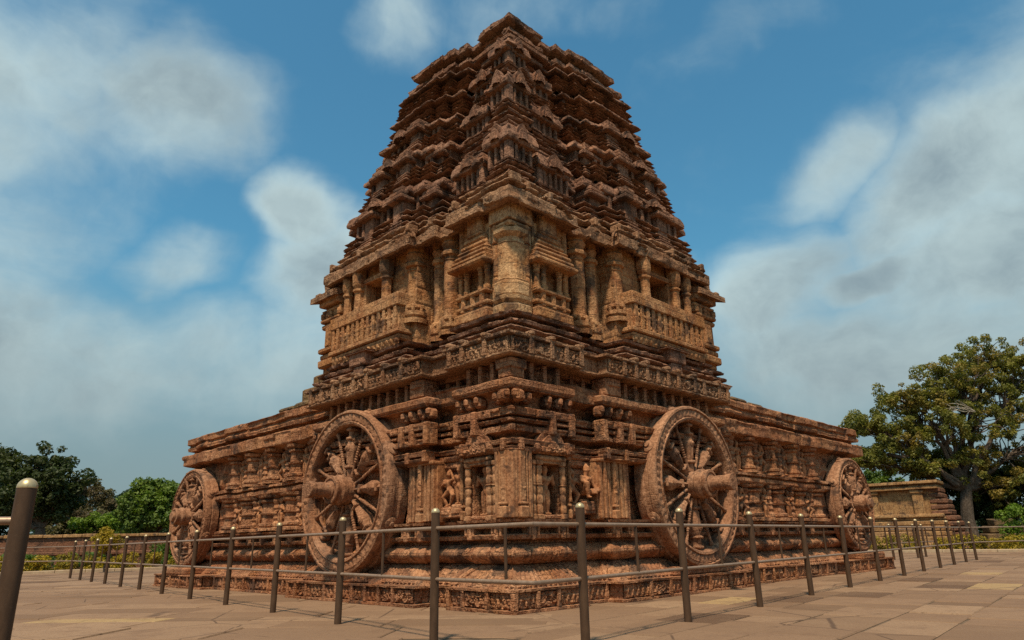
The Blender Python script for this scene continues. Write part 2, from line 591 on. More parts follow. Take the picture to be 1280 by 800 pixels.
def ubox(mb, u0, u1, v0, v1, z0, z1, c=.014):
    v = chamfer_verts((u0, v0, z0), (u1, v1, z1), c)
    mb.add(MP(v[:, 0], v[:, 1], v[:, 2]), _bf4, _bf3)


def wbox(mb, lo, hi, c=.014, M=None):
    v = chamfer_verts(lo, hi, c)
    if M is not None:
        v = v @ np.array(M.to_3x3()).T + np.array(M.translation)
    mb.add(v, _bf4, _bf3)


def resample(prof, dp):
    out = [prof[0]]
    for a, b in zip(prof[:-1], prof[1:]):
        n = max(1, int(math.ceil(math.hypot(b[0] - a[0], b[1] - a[1]) / dp)))
        for k in range(1, n + 1):
            out.append((a[0] + (b[0] - a[0]) * k / n, a[1] + (b[1] - a[1]) * k / n))
    return np.array(out)


def column(mb, face, s, o, prof, n=16, phase=0., dp=.05, flute=0.):
    pr = resample(prof, dp)
    th = np.arange(n) / n * 2 * math.pi + phase
    rr = pr[:, 0][:, None] * (1 + flute * np.cos(th * 8)[None])
    P = FP(face, s + rr * np.cos(th)[None], o + rr * np.sin(th)[None], pr[:, 1][:, None] + 0 * th[None])
    mb.grid(P, True)
    top = FP(face, s, o, pr[-1, 1]); bot = FP(face, s, o, pr[0, 1])
    k = mb.n
    mb.add(np.concatenate([P[-1], top[None]]), None, [(i, (i + 1) % n, n) for i in range(n)])


def lathe(mb, prof, n=16, M=None, dp=.05, cap=True):
    pr = resample(prof, dp)
    th = np.arange(n) / n * 2 * math.pi
    P = np.stack([pr[:, 0][:, None] * np.cos(th), pr[:, 0][:, None] * np.sin(th), pr[:, 1][:, None] + 0 * th], -1)
    if M is not None:
        P = P @ np.array(M.to_3x3()).T + np.array(M.translation)
    mb.grid(P, True)
    if cap:
        for row in (P[0], P[-1]):
            mb.add(np.concatenate([row, row.mean(0)[None]]), None, [(i, (i + 1) % n, n) for i in range(n)])


def sweep(mb, plan, prof, ds=.05, dp=.035, carve=None, block=0., blen=.55, bh=.3, seed=3, back=7.9, cap=None):
    """sweep a profile (outward offset, z) round a closed axis-aligned plan polygon (u,v)"""
    V = np.array(plan, float)
    n = len(V)
    area = .5 * np.sum(V[:, 0] * np.roll(V[:, 1], -1) - np.roll(V[:, 0], -1) * V[:, 1])
    if area < 0:
        V = V[::-1].copy()
    E = np.roll(V, -1, 0) - V
    Ln = np.hypot(E[:, 0], E[:, 1])
    N = np.stack([E[:, 1], -E[:, 0]], -1) / Ln[:, None]
    Np = np.roll(N, 1, 0)
    same = (np.abs((N * Np).sum(1)) > .5)
    mit = np.where(same[:, None], N, N + Np)
    pr = resample(prof, dp)
    idx, fr, sarr, nr = [], [], [], []
    acc = 0
    for i in range(n):
        hidden = N[i].max() > .5 and (V[i].max() > back)
        step = ds * (8 if hidden else 2 if N[i].max() > .5 else 1)
        k = max(1, int(round(Ln[i] / step)))
        for j in range(k):
            idx.append(i); fr.append(j / k); sarr.append(acc + Ln[i] * j / k)
            nr.append(mit[i] if j == 0 else N[i])
        acc += Ln[i]
    idx = np.array(idx); fr = np.array(fr)[None, :, None]; sarr = np.array(sarr); nr = np.array(nr)
    o = pr[:, 0]
    Vo = V[None] + o[:, None, None] * mit[None]
    A = Vo[:, idx]; B = Vo[:, (idx + 1) % n]
    UV = A + (B - A) * fr
    Z = np.repeat(pr[:, 1][:, None], len(idx), 1)
    dO = np.zeros_like(Z)
    if block:
        course = np.floor(Z / bh)
        bl = np.floor(sarr[None] / blen + hash1(course, 0 * course, seed) * .5)
        dO += block * hash1(bl, course, seed + 9)
    if carve is not None:
        dO += carve(np.repeat(sarr[None], len(pr), 0), Z, np.repeat(o[:, None], len(idx), 1))
    UV = UV + dO[..., None] * nr[None]
    P = MP(UV[..., 0], UV[..., 1], Z)
    mb.grid(P, True)


# ------------------------------------------------------------------ carved panels (height fields)
def relief(mb, face, s0, s1, z0, z1, o, depth, kind, res=.016, seed=1, frame=.02):
    ns = max(6, int((s1 - s0) / res)); nz = max(5, int((z1 - z0) / res))
    S, Z = np.meshgrid(np.linspace(s0, s1, ns), np.linspace(z0, z1, nz))
    W, H = s1 - s0, z1 - z0
    x, y = S - s0, Z - z0
    h = np.zeros_like(S)
    r = np.random.default_rng(seed)

    def blob(cx, cy, rx, ry, hh=1., rot=0.):
        nonlocal h
        dx, dy = x - cx, y - cy
        if rot:
            dx, dy = dx * math.cos(rot) + dy * math.sin(rot), -dx * math.sin(rot) + dy * math.cos(rot)
        q = (dx / rx) ** 2 + (dy / ry) ** 2
        h = np.maximum(h, hh * np.sqrt(np.clip(1 - q, 0, None)))

    if kind == 'figures':
        cw = .55 * H
        n = max(1, int(round(W / cw)))
        cw = W / n
        for k in range(n):
            c = (k + .5 + r.uniform(-.12, .12)) * cw
            t_ = r.uniform(-.25, .25)
            blob(c + t_ * .1 * H, .80 * H, .085 * H, .10 * H)
            blob(c, .57 * H, .11 * H, .17 * H, 1, t_)
            blob(c - .02 * H, .38 * H, .13 * H, .10 * H, .95)
            blob(c - .07 * H, .2 * H, .06 * H, .2 * H, .85, r.uniform(-.3, .3))
            blob(c + .07 * H, .2 * H, .06 * H, .2 * H, .85, r.uniform(-.3, .3))
            blob(c - .17 * H, .58 * H, .05 * H, .17 * H, .75, r.uniform(-.8, .8))
            blob(c + .17 * H, .6 * H, .05 * H, .17 * H, .75, r.uniform(-.8, .8))
    elif kind == 'scroll':
        cw = .62 * H
        n = max(1, int(round(W / cw)))
        cw = W / n
        for k in range(n):
            cx, cy = (k + .5) * cw, H * (.5 + .1 * (-1) ** k)
            d = np.hypot(x - cx, y - cy)
            a = np.arctan2(y - cy, x - cx)
            ring = np.exp(-((d - .33 * H) / (.05 * H)) ** 2)
            pet = np.clip(np.cos(a * r.integers(4, 7) + r.uniform(0, 6)), 0, 1) * (d < .25 * H)
            h = np.maximum(h, np.maximum(ring, .8 * pet * (d > .05 * H)))
            h = np.maximum(h, np.clip(1 - d / (.08 * H), 0, 1))
        h = np.maximum(h, .8 * (vnoise(np.stack([S, Z, 0 * S], -1), 18., seed) > .2))
    elif kind == 'lattice':
        g = H / 3
        h = np.maximum(np.abs(((x / g) % 1) - .5) > .3, np.abs(((y / g) % 1) - .5) > .3).astype(float)
    elif kind == 'flute':
        g = W / max(3, round(W / .075))
        h = np.abs(np.sin(np.pi * x / g)) ** .7
    elif kind == 'beads':
        g = W / max(1, round(W / (H * .8)))
        q = (((x / g) % 1 - .5) / .42) ** 2 + ((y / H - .5) / .45) ** 2
        h = np.sqrt(np.clip(1 - q, 0, None))
    nn = vnoise(np.stack([S, Z, 0 * S + seed], -1), 22., seed)
    n2 = vnoise(np.stack([S, Z, 0 * S + seed], -1), 48., seed + 3)
    h = h * .85 + .22 * np.clip(nn, -.4, 1) + .12 * n2
    e = np.minimum(np.minimum(x, W - x), np.minimum(y, H - y))
    h = np.where(e < frame, 1.0, h)
    h = np.where(e < 1e-6, 0.0, h)
    h = np.clip(h, -.2, 1.1)
    mb.grid(FP(face, S, o + depth * (h - 1), Z))


def gable(mb, face, s, o, z, w, hgt, th=.07, seed=0):
    """horseshoe-arch gable with rings and a boss, standing on a cornice"""
    n = 17
    a = np.linspace(0, math.pi, n)
    for (k, oo) in ((1., 0.), (.72, .035), (.42, .06)):
        out = np.stack([s + k * w / 2 * np.cos(a) * (1 - .12 * np.sin(a)), z + k * hgt * np.sin(a) ** .8 * (1 + .12 * np.exp(-((a - math.pi / 2) / .25) ** 2))], -1)
        fr = FP(face, out[:, 0], o + th / 2 + oo - .03, out[:, 1])
        bk = FP(face, out[:, 0], o - th, out[:, 1])
        P = np.stack([bk, fr], 0)
        mb.grid(P)
        c = FP(face, s, o + th / 2 + oo - .03 - (.05 if k > .9 else .0), z + .02)
        mb.add(np.concatenate([fr, c[None]]), None, [(i, i + 1, n) for i in range(n - 1)])


def half_poly(half, far, inner=None):
    """mirror a list of (s, e) steps on both faces; far = outer end (s), closes the square"""
    Rp = [(s, -e) for s, e in half]
    Lp = [(-e, s) for s, e in half]
    pts = Lp[::-1] + Rp[1:] if abs(Rp[0][0] - Lp[0][0]) < 1e-9 and abs(Rp[0][1] - Lp[0][1]) < 1e-9 else Lp[::-1] + Rp
    e_end = half[-1][1]
    pts = pts + [(far, far)]
    return pts


# ------------------------------------------------------------------ THE TEMPLE
temple = empty("stone_temple", tuple(C0), "weathered red sandstone temple tower on a carved platform with great spoked stone wheels", "temple")

# -- platform plans (face coordinate s, outward offset e)
FAR = 14.0
plinth_half = [(0, 0), (1.5, 0), (1.5, -.22), (2.2, -.22), (2.2, .12), (6.5, .12), (6.5, -.22), (11.2, -.22), (11.2, .0), (14.6, .0)]
PL = half_poly(plinth_half, 14.6)
body_half = [(0, 0), (1.62, 0), (1.62, -.26), (2.12, -.26), (2.12, .06), (6.25, .06), (6.25, -.3), (14.4, -.3)]
BODY = half_poly(body_half, 14.4)


def arc(o0, z0, o1, z1, bulge, n=8):
    """profile arc between two points, bulging outwards"""
    out = []
    for k in range(n + 1):
        t_ = k / n
        out.append((o0 + (o1 - o0) * t_ + bulge * math.sin(math.pi * t_), z0 + (z1 - z0) * t_))
    return out


# plinth
mb = MB()
sweep(mb, PL, [(.02, -.05), (.02, .045), (-.07, .055), (-.07, .285), (.02, .295), (.025, .33), (-.55, .335)], ds=.05, dp=.05, block=.006, blen=.9, back=13)
for fc in 'LR':
    for (a, b, e, r_) in ((.03, 1.48, 0, .014), (1.52, 2.2, -.22, .016), (2.24, 6.46, .12, .016), (6.7, 11.1, -.22, .03), (11.3, 14.5, .0, .035)):
        x = a
        k = 0
        while x < b - .2:
            w = min(random.choice((.42, .55, .7)), b - x)
            relief(mb, fc, x + .03, x + w - .03, .062, .28, e + .012, .05, random.choice(('figures', 'figures', 'scroll')), r_, seed=int(x * 31) + (fc == 'L') * 7, frame=.012)
            fbox(mb, fc, x + w - .035, x + w + .035, e - .05, e + .022, .05, .29, .008)
            x += w
            k += 1
    fbox(mb, fc, -.02, .06, -.06, .024, .05, .29, .008)
mb.build("plinth", M_lower, temple)

# foot mouldings: petal slope, torus, bands
def carve_foot(S, Z, O):
    d = np.zeros_like(S)
    m1 = (Z > .36) & (Z < .63)
    d += m1 * .035 * np.abs(np.sin(S * math.pi / .12)) * (vnoise(np.stack([S, 0 * S, 0 * S], -1), 2.2, 4) > -.2)
    m2 = (Z > .68) & (Z < .96)
    ph = (S / .62) % 1.0
    d -= m2 * .05 * np.exp(-((ph - .5) / .035) ** 2)
    d -= m2 * .02 * np.exp(-((ph - .68) / .02) ** 2)
    m3 = (Z > 1.05) & (Z < 1.25)
    return d


foot = [(-.08, .33)] + arc(-.09, .35, -.37, .63, .015) + [(-.42, .665)] + arc(-.35, .67, -.35, .965, .15, 12) + \
       [(-.40, .97), (-.40, 1.01), (-.24, 1.04), (-.22, 1.10), (-.25, 1.115), (-.40, 1.12), (-.40, 1.195), (-.24, 1.20), (-.20, 1.24), (-.19, 1.275), (-.26, 1.28), (-.16, 1.295), (-.15, 1.335), (-.6, 1.34)]
mb = MB()
sweep(mb, BODY, foot, ds=.03, dp=.025, carve=carve_foot, block=.008, blen=.8, back=12)
for fc in 'LR':
    for s_ in (.62, 1.25, 2.5, 2.9, 6.1, 7.2, 7.9, 8.6, 9.3, 10.0, 10.7):
        e = 0 if s_ < 1.6 else .06 if s_ < 6.25 else -.3
        fbox(mb, fc, s_ - .05, s_ + .05, e - .42, e - .2, 1.02, 1.27, .02)
        for q in (-.09, .09):
            fbox(mb, fc, s_ + q - .025, s_ + q + .025, e - .42, e - .21, 1.08, 1.22, .01)
mb.build("foot_moulding", M_lower, temple)

# wall of the platform with the niche recesses
wall_half = [(.27, -.27), (.79, -.27), (.79, -.9), (1.21, -.9), (1.21, -.27), (1.36, -.27), (1.36, -.52), (2.42, -.52), (2.42, -.22), (2.95, -.22), (2.95, -.5), (5.75, -.5), (5.75, -.25), (6.2, -.25), (6.2, -.6), (14.1, -.6)]
mb = MB()
sweep(mb, half_poly(wall_half, 14.1), [(0, 1.32), (0, 2.40)], ds=.06, dp=.06, block=.012, back=12)
mb.build("platform_wall", M_lower, temple)


def pier(name, fc, s0, s1, o0, o1, z0, z1, ribs, mat=M_plain, seed=1):
    """rectangular engaged pier with vertical ribs, base and cap mouldings"""
    mb = MB()
    fbox(mb, fc, s0, s1, o0, o1 - .075, z0, z1)
    w = (s1 - s0) / ribs
    for k in range(ribs):
        pr = .03 if k == ribs // 2 else (.0 if k % 2 else -.012)
        fbox(mb, fc, s0 + k * w + .017, s0 + (k + 1) * w - .017, o0, o1 + pr, z0 + .02, z1 - .02, .012)
    c = (s0 + s1) / 2
    fbox(mb, fc, c - w * .7, c + w * .7, o0, o1 + .05, z0, z0 + .16, .02)
    fbox(mb, fc, c - w * .6, c + w * .6, o0, o1 + .04, z0 + .2, z0 + .25, .015)
    relief(mb, fc, c - w * .45, c + w * .45, z0 + .27, z1 - .08, o1 + .045, .03, 'scroll', .014, seed, .01)
    fbox(mb, fc, s0 - .01, s1 + .01, o0, o1 + .03, z1 - .06, z1, .015)
    return mb.build(name, mat, temple, noise=((.003, 4.), (.003, 14.)))


def colonnette(name, fc, s, o, z0, z1, r, square=False, mat=M_plain, rings=5):
    mb = MB()
    pr = [(r * 1.35, z0), (r * 1.35, z0 + .06)]
    H = z1 - z0 - .12
    for k in range(rings):
        a = z0 + .06 + H * k / rings
        b = z0 + .06 + H * (k + 1) / rings
        pr += [(r * .8, a + .012), (r * .98, a + .03), (r, (a + b) / 2), (r * .98, b - .03), (r * .8, b - .012)]
        if k == rings // 2:
            pr += [(r * 1.2, b - .008), (r * 1.25, b + .004)]
    pr += [(r * 1.3, z1 - .06), (r * 1.4, z1)]
    if square:
        for (ra, za), (rb, zb) in zip(pr[:-1], pr[1:]):
            pass
        column(mb, fc, s, o, [(a * 1.3, b) for a, b in pr], 4, math.pi / 4)
    else:
        column(mb, fc, s, o, pr, 14)
    return mb.build(name, mat, temple, noise=((.006, 6.), (.004, 18.)), smooth=False)


# corner pier: shared by both faces
mb = MB()
ubox(mb, .185, .55, .185, .55, 1.335, 2.38)
for fc in 'LR':
    for k, (a, b, pr) in enumerate(((.12, .160, .0), (.182, .222, .012), (.25, .37, .03), (.398, .438, .012), (.46, .535, .0))):
        fbox(mb, fc, a, b, -.3, -.125 + pr, 1.345, 2.37, .012)
    relief(mb, fc, .25, .37, 1.6, 2.3, -.085, .03, 'scroll', .012, 5, .008)
    fbox(mb, fc, .22, .40, -.3, -.06, 1.34, 1.52, .02)
    fbox(mb, fc, .215, .405, -.3, -.07, 1.54, 1.58, .012)
mb.build("corner_pier", M_plain, temple, noise=((.003, 4.), (.003, 14.)))

for fc in 'LR':
    for s_, sq in ((.615, False), (.73, True)):
        colonnette("colonnette", fc, s_, -.22, 1.335, 2.24, .052, sq)
    colonnette("colonnette", fc, 1.26, -.21, 1.335, 2.24, .052, False)
    mb = MB()                                     # lintel over the niche
    fbox(mb, fc, .66, 1.34, -.45, -.15, 2.235, 2.335, .035)
    fbox(mb, fc, .70, 1.30, -.45, -.18, 2.20, 2.24, .012)
    mb2 = MB()
    fbox(mb2, fc, .78, 1.22, -.9, -.2, 1.335, 1.40, .02)
    mb2.build("niche_sill", M_lower, temple, noise=((.003, 4.), (.003, 14.)))
    mb.build("niche_lintel", M_plain, temple, noise=((.003, 4.), (.003, 14.)))
    pier("pier", fc, 2.12, 2.86, -.5, -.16, 1.335, 2.38, 7, seed=3)
    pier("pier", fc, 5.72, 6.24, -.5, -.16, 1.335, 2.38, 5, seed=4)
    pier("pilaster", fc, 1.40, 1.52, -.5, -.26, 1.335, 2.36, 3, seed=6)

# bands above the wall, up to the frieze
bands = [(-.5, 2.335), (-.16, 2.345), (-.12, 2.37), (-.10, 2.42), (-.13, 2.43), (-.20, 2.435), (-.20, 2.465), (-.11, 2.47), (-.09, 2.54), (-.14, 2.555)] + \
        [(-.34, 2.57), (-.33, 2.62), (-.24, 2.665)] + \
        [(-.15, 2.685), (-.14, 2.77), (-.17, 2.785), (-.27, 2.79), (-.27, 2.825), (-.13, 2.83), (-.12, 2.88), (-.14, 2.89), (-.25, 2.895), (-.25, 2.925), (-.10, 2.93), (-.09, 3.04), (-.12, 3.06), (-.31, 3.07), (-.31, 3.19)] + \
        [(-.27, 3.30), (-.20, 3.335), (-.10, 3.345), (-.06, 3.40), (-.06, 3.49), (-.10, 3.52), (-.31, 3.53), (-.31, 3.86), (-.20, 3.865)]


def carve_bands(S, Z, O):
    d = np.zeros_like(S)
    m = (Z > 2.68) & (Z < 3.05) & (O > -.2)
    blk = np.floor(S / .23)
    d += m * .022 * hash1(blk, np.floor(Z / .13), 5)
    gap = (np.abs(((S / .46) % 1) - .5) < .05)
    d -= m * gap * .05
    m2 = (Z > 2.34) & (Z < 2.56) & (O > -.16)
    d += m2 * .012 * vnoise(np.stack([S * 12, Z * 12, 0 * S], -1), 1., 8)
    return d


mb = MB()
band_half = [(0, 0), (1.56, 0), (1.56, -.24), (2.1, -.24), (2.1, .04), (6.2, .04), (6.2, -.62), (14.1, -.62)]
sweep(mb, half_poly(band_half, 14.1), bands, ds=.028, dp=.022, carve=carve_bands, block=.012, blen=.5, bh=.14, back=12)
for fc in 'LR':
    # bosses that cross the bands
    for s_ in (.98, 1.42, 2.2, 2.62, 2.95, 6.0):
        e = 0 if s_ < 1.6 else .04
        fbox(mb, fc, s_ - .06, s_ + .06, e - .3, e - .055, 2.66, 3.06, .02)
    for s_ in (.3, 1.3, 2.25, 2.75):
        e = 0 if s_ < 1.6 else .04
        fbox(mb, fc, s_ - .045, s_ + .045, e - .3, e - .07, 2.36, 2.56, .015)
    # animals under the abacus
    for s_ in (.05, .28, .5, .95, 1.2, 1.42, 2.2, 2.42, 2.7, 2.95, 5.95, 6.15):
        e = 0 if s_ < 1.6 else .04
        for q, (dw, hh, oo) in enumerate(((.075, .1, -.08), (.05, .07, -.03))):
            fbox(mb, fc, s_ - dw, s_ + dw, e - .3, e + oo - .05, 3.13 + q * .05, 3.2 + hh + q * .05, .035)
mb.build("moulded_bands", M_lower, temple)

# frieze of dwarf pillars and dancers below the cornice
for fc in 'LR':
    for (a, b, e, zz0) in ((.03, 1.25, -.27, 3.54), (1.5, 2.2, -.5, 3.54), (2.36, 5.9, -.23, 3.54)):
        mb = MB()
        relief(mb, fc, a + .25, b, zz0, 3.855, e + .06, .12, 'figures', .02, seed=int(a * 10) + 3 + (fc == 'L'), frame=.0)
        x = a + .3
        while x < b:
            fbox(mb, fc, x - .045, x + .045, e - .05, e + .10, zz0, 3.855, .012)
            x += .30
        mb.build("frieze", M_lower, temple)
    mb = MB()
    fbox(mb, fc, 2.30, 2.72, -.4, -.05, 3.53, 3.86, .02)
    fbox(mb, fc, 2.34, 2.68, -.4, -.02, 3.70, 3.86, .02)
    mb.build("frieze_block", M_lower, temple)
mb = MB()
ubox(mb, .12, .42, .12, .42, 3.53, 3.86, .02)
for fc in 'LR':
    fbox(mb, fc, .10, .46, -.4, -.10, 3.68, 3.86, .02)
mb.build("frieze_block", M_lower, temple)

# cornice with carved fascia
cor_half = [(0, 0), (1.66, 0), (1.66, -.14), (2.2, -.14), (2.2, .08), (6.3, .08), (6.3, -.24), (7.0, -.24), (7.0, -.9)]
COR = half_poly([(0, 0), (1.66, 0), (1.66, -.14), (2.2, -.14), (2.2, .08), (6.35, .08), (6.35, -.34)], 6.35) if False else None
cor_pts_half = [(0, 0), (1.66, 0), (1.66, -.14), (2.2, -.14), (2.2, .08), (6.35, .08), (6.35, -7.4)]
_R = [(s, -e) for s, e in cor_pts_half]
_L = [(-e, s) for s, e in cor_pts_half]
CORP = _L[::-1] + _R[1:]
# both arms end inside the platform: close through the inner point
CORP = [p for p in CORP if not (p[0] > 7.3 or p[1] > 7.3)]
CORP = [(-.08, 6.35)] + [p for p in CORP if p not in ((-.08, 6.35), (6.35, -.08))] + [(6.35, -.08), (6.35, 6.35)]
# rebuild in a clean order
CORP = [(6.35, 6.35), (-.08, 6.35), (-.08, 2.2), (.14, 2.2), (.14, 1.66), (0, 1.66), (0, 0), (1.66, 0), (1.66, .14), (2.2, .14), (2.2, -.08), (6.35, -.08)]


def carve_cor(S, Z, O):
    m = (Z > 3.9) & (Z < 4.24) & (O > -.05)
    return m * .012 * vnoise(np.stack([S * 9, Z * 9, 0 * S], -1), 1., 8)


mb = MB()
sweep(mb, CORP, [(-.45, 3.855), (-.03, 3.875), (.0, 3.90), (.0, 3.93), (-.06, 3.94), (-.06, 4.19), (.0, 4.20), (.02, 4.22), (.02, 4.265), (-.03, 4.285), (-1.0, 4.30)], ds=.035, dp=.03, carve=carve_cor, block=.008, blen=.7, bh=1., back=6)
for fc in 'LR':
    for (a, b, e) in ((.02, 1.64, 0), (2.24, 6.3, .08)):
        x = a
        while x < b - .15:
            w = min(random.choice((.34, .46, .58)), b - x)
            relief(mb, fc, x + .05, x + w - .045, 3.945, 4.188, e + .006, .045, random.choice(('scroll', 'figures', 'scroll')), .016, seed=int(x * 57) + (fc == 'L') * 3, frame=.014)
            fbox(mb, fc, x + w - .05, x + w + .05, e - .1, e + .016, 3.93, 4.25, .014)
            if random.random() < .8:
                fbox(mb, fc, x + w - .06, x + w + .06, e - .14, e + .05, 4.25, 4.34, .03)
            x += w
mb.build("cornice", M_eave, temple)

# long wings: low walls with two rows of engaged columns
wing_face = -.6
mb = MB()
WING = half_poly([(.6, -.6), (14.15, -.6)], 14.15)
wp = [(0, 1.33), (.10, 1.36), (.10, 1.42), (0, 1.44), (0, 2.16), (.16, 2.2), (.2, 2.24), (.2, 2.32), (.12, 2.33), (.12, 2.37), (.22, 2.38), (.22, 2.44), (.1, 2.46), (0, 2.5), (0, 3.28), (.14, 3.30), (.26, 3.33), (.31, 3.35), (.31, 3.62), (.28, 3.65), (.14, 3.67), (.08, 3.69), (.08, 3.76), (.22, 3.78), (.24, 3.86), (.2, 3.91), (.19, 3.95), (.25, 3.98), (.25, 4.13), (.2, 4.16), (-.9, 4.175), (-6.2, 4.18)]


def carve_wing(S, Z, O):
    d = np.zeros_like(S)
    m = (Z > 3.33) & (Z < 3.62)
    d += m * .03 * hash1(np.floor(S / .8), 0 * S, 3)
    m2 = (Z > 3.79) & (Z < 4.12)
    d += m2 * (.05 * hash1(np.floor(S / .66), 0 * S, 13) - .015)
    m3 = (Z > 1.44) & (Z < 3.28) & (O < .01)
    d += m3 * .07 * vnoise(np.stack([S, Z * .8, 0 * S], -1), 9., 6)
    return d


sweep(mb, WING, wp, ds=.045, dp=.04, carve=carve_wing, block=.02, blen=.6, bh=.22, back=12)
mb.build("wing_wall", M_lower, temple, noise=((.022, 1.8), (.01, 6.)))


def wing_column(fc, s, z0, z1, r, slim=False):
    mb = MB()
    H = z1 - z0
    pr = [(r * 1.5, z0), (r * 1.5, z0 + .06), (r * 1.1, z0 + .075), (r * 1.3, z0 + .11), (r * 1.3, z0 + .16), (r * 1.0, z0 + .18)]
    if slim:
        for k in range(4):
            a = z0 + .2 + (H - .35) * k / 4
            pr += [(r * .8, a + .02), (r * 1.15, a + .08), (r * .85, a + .15)]
    else:
        pr += [(r * .98, z0 + H * .45), (r * 1.2, z0 + H * .46), (r * 1.25, z0 + H * .50), (r * .98, z0 + H * .51), (r * .95, z1 - .2)]
    pr += [(r * 1.25, z1 - .17), (r * 1.3, z1 - .12), (r * 1.0, z1 - .105), (r * 1.5, z1 - .06), (r * 1.6, z1)]
    column(mb, fc, s, -.55, pr, 14, flute=.0 if slim else .05)
    mb.build("colonnette" if slim else "engaged_column", M_lower, temple, noise=((.012, 4.), (.007, 14.)))


for fc in 'LR':
    for s_ in (6.75, 7.8, 8.95, 10.1, 11.1):
        wing_column(fc, s_, 2.46, 3.30, .17)
        wing_column(fc, s_ + .05, 1.36, 2.2, .19)
    for s_ in (7.25, 8.35, 9.5, 10.6):
        wing_column(fc, s_ - .12, 2.46, 3.30, .085, True)
        wing_column(fc, s_ + .28, 1.36, 2.2, .085, True)

# loose mossy blocks on the platform by the tower's far flank
def loose(*a, c=.05):
    mb = MB()
    fbox(mb, *a, c)
    mb.build("loose_block", M_moss, temple, noise=((.03, 2.), (.012, 8.)), seed=int(a[1] * 9))


loose('L', 7.3, 8.3, -1.6, -.75, 4.16, 4.75)
loose('L', 7.25, 7.9, -1.5, -.8, 4.75, 5.05)
for k in range(3):
    a = 6.55 + k * .75
    loose('L', a, a + .7, -1.2, -.42, 4.15, 4.15 + random.uniform(.08, .2))
    loose('R', a, a + .7, -1.2, -.42, 4.15, 4.15 + random.uniform(.08, .2))

# ------------------------------------------------------------------ carved figures
def capsule_mesh(caps, name):
    bm_v, faces, n = [], [], 0
    mb = MB()
    for p0, r0, p1, r1 in caps:
        p0 = Vector(p0); p1 = Vector(p1)
        d = p1 - p0
        L = d.length
        q = d.to_track_quat('Z', 'Y') if L > 1e-6 else Vector((0, 0, 1)).to_track_quat('Z', 'Y')
        M = Matrix.Translation(p0) @ q.to_matrix().to_4x4()
        pr = []
        for k in range(5):
            a = -math.pi / 2 + math.pi / 2 * k / 4
            pr.append((max(1e-4, r0 * math.cos(a)), r0 * math.sin(a)))
        for k in range(5):
            a = math.pi / 2 * k / 4
            pr.append((max(1e-4, r1 * math.cos(a)), L + r1 * math.sin(a)))
        lathe(mb, pr, 12, M, dp=10)
    o = mb.build(name, None, None, noise=None)
    md = o.modifiers.new("remesh", 'REMESH')
    md.mode = 'VOXEL'
    md.voxel_size = .011
    sm = o.modifiers.new("smooth", 'SMOOTH')
    sm.factor = .5
    sm.iterations = 2
    dg = bpy.context.evaluated_depsgraph_get()
    me = bpy.data.meshes.new_from_object(o.evaluated_get(dg))
    me.name = name
    bpy.data.objects.remove(o)
    me.materials.clear()
    me.materials.append(M_fig)
    me.polygons.foreach_set('use_smooth', np.ones(len(me.polygons), bool))
    return me


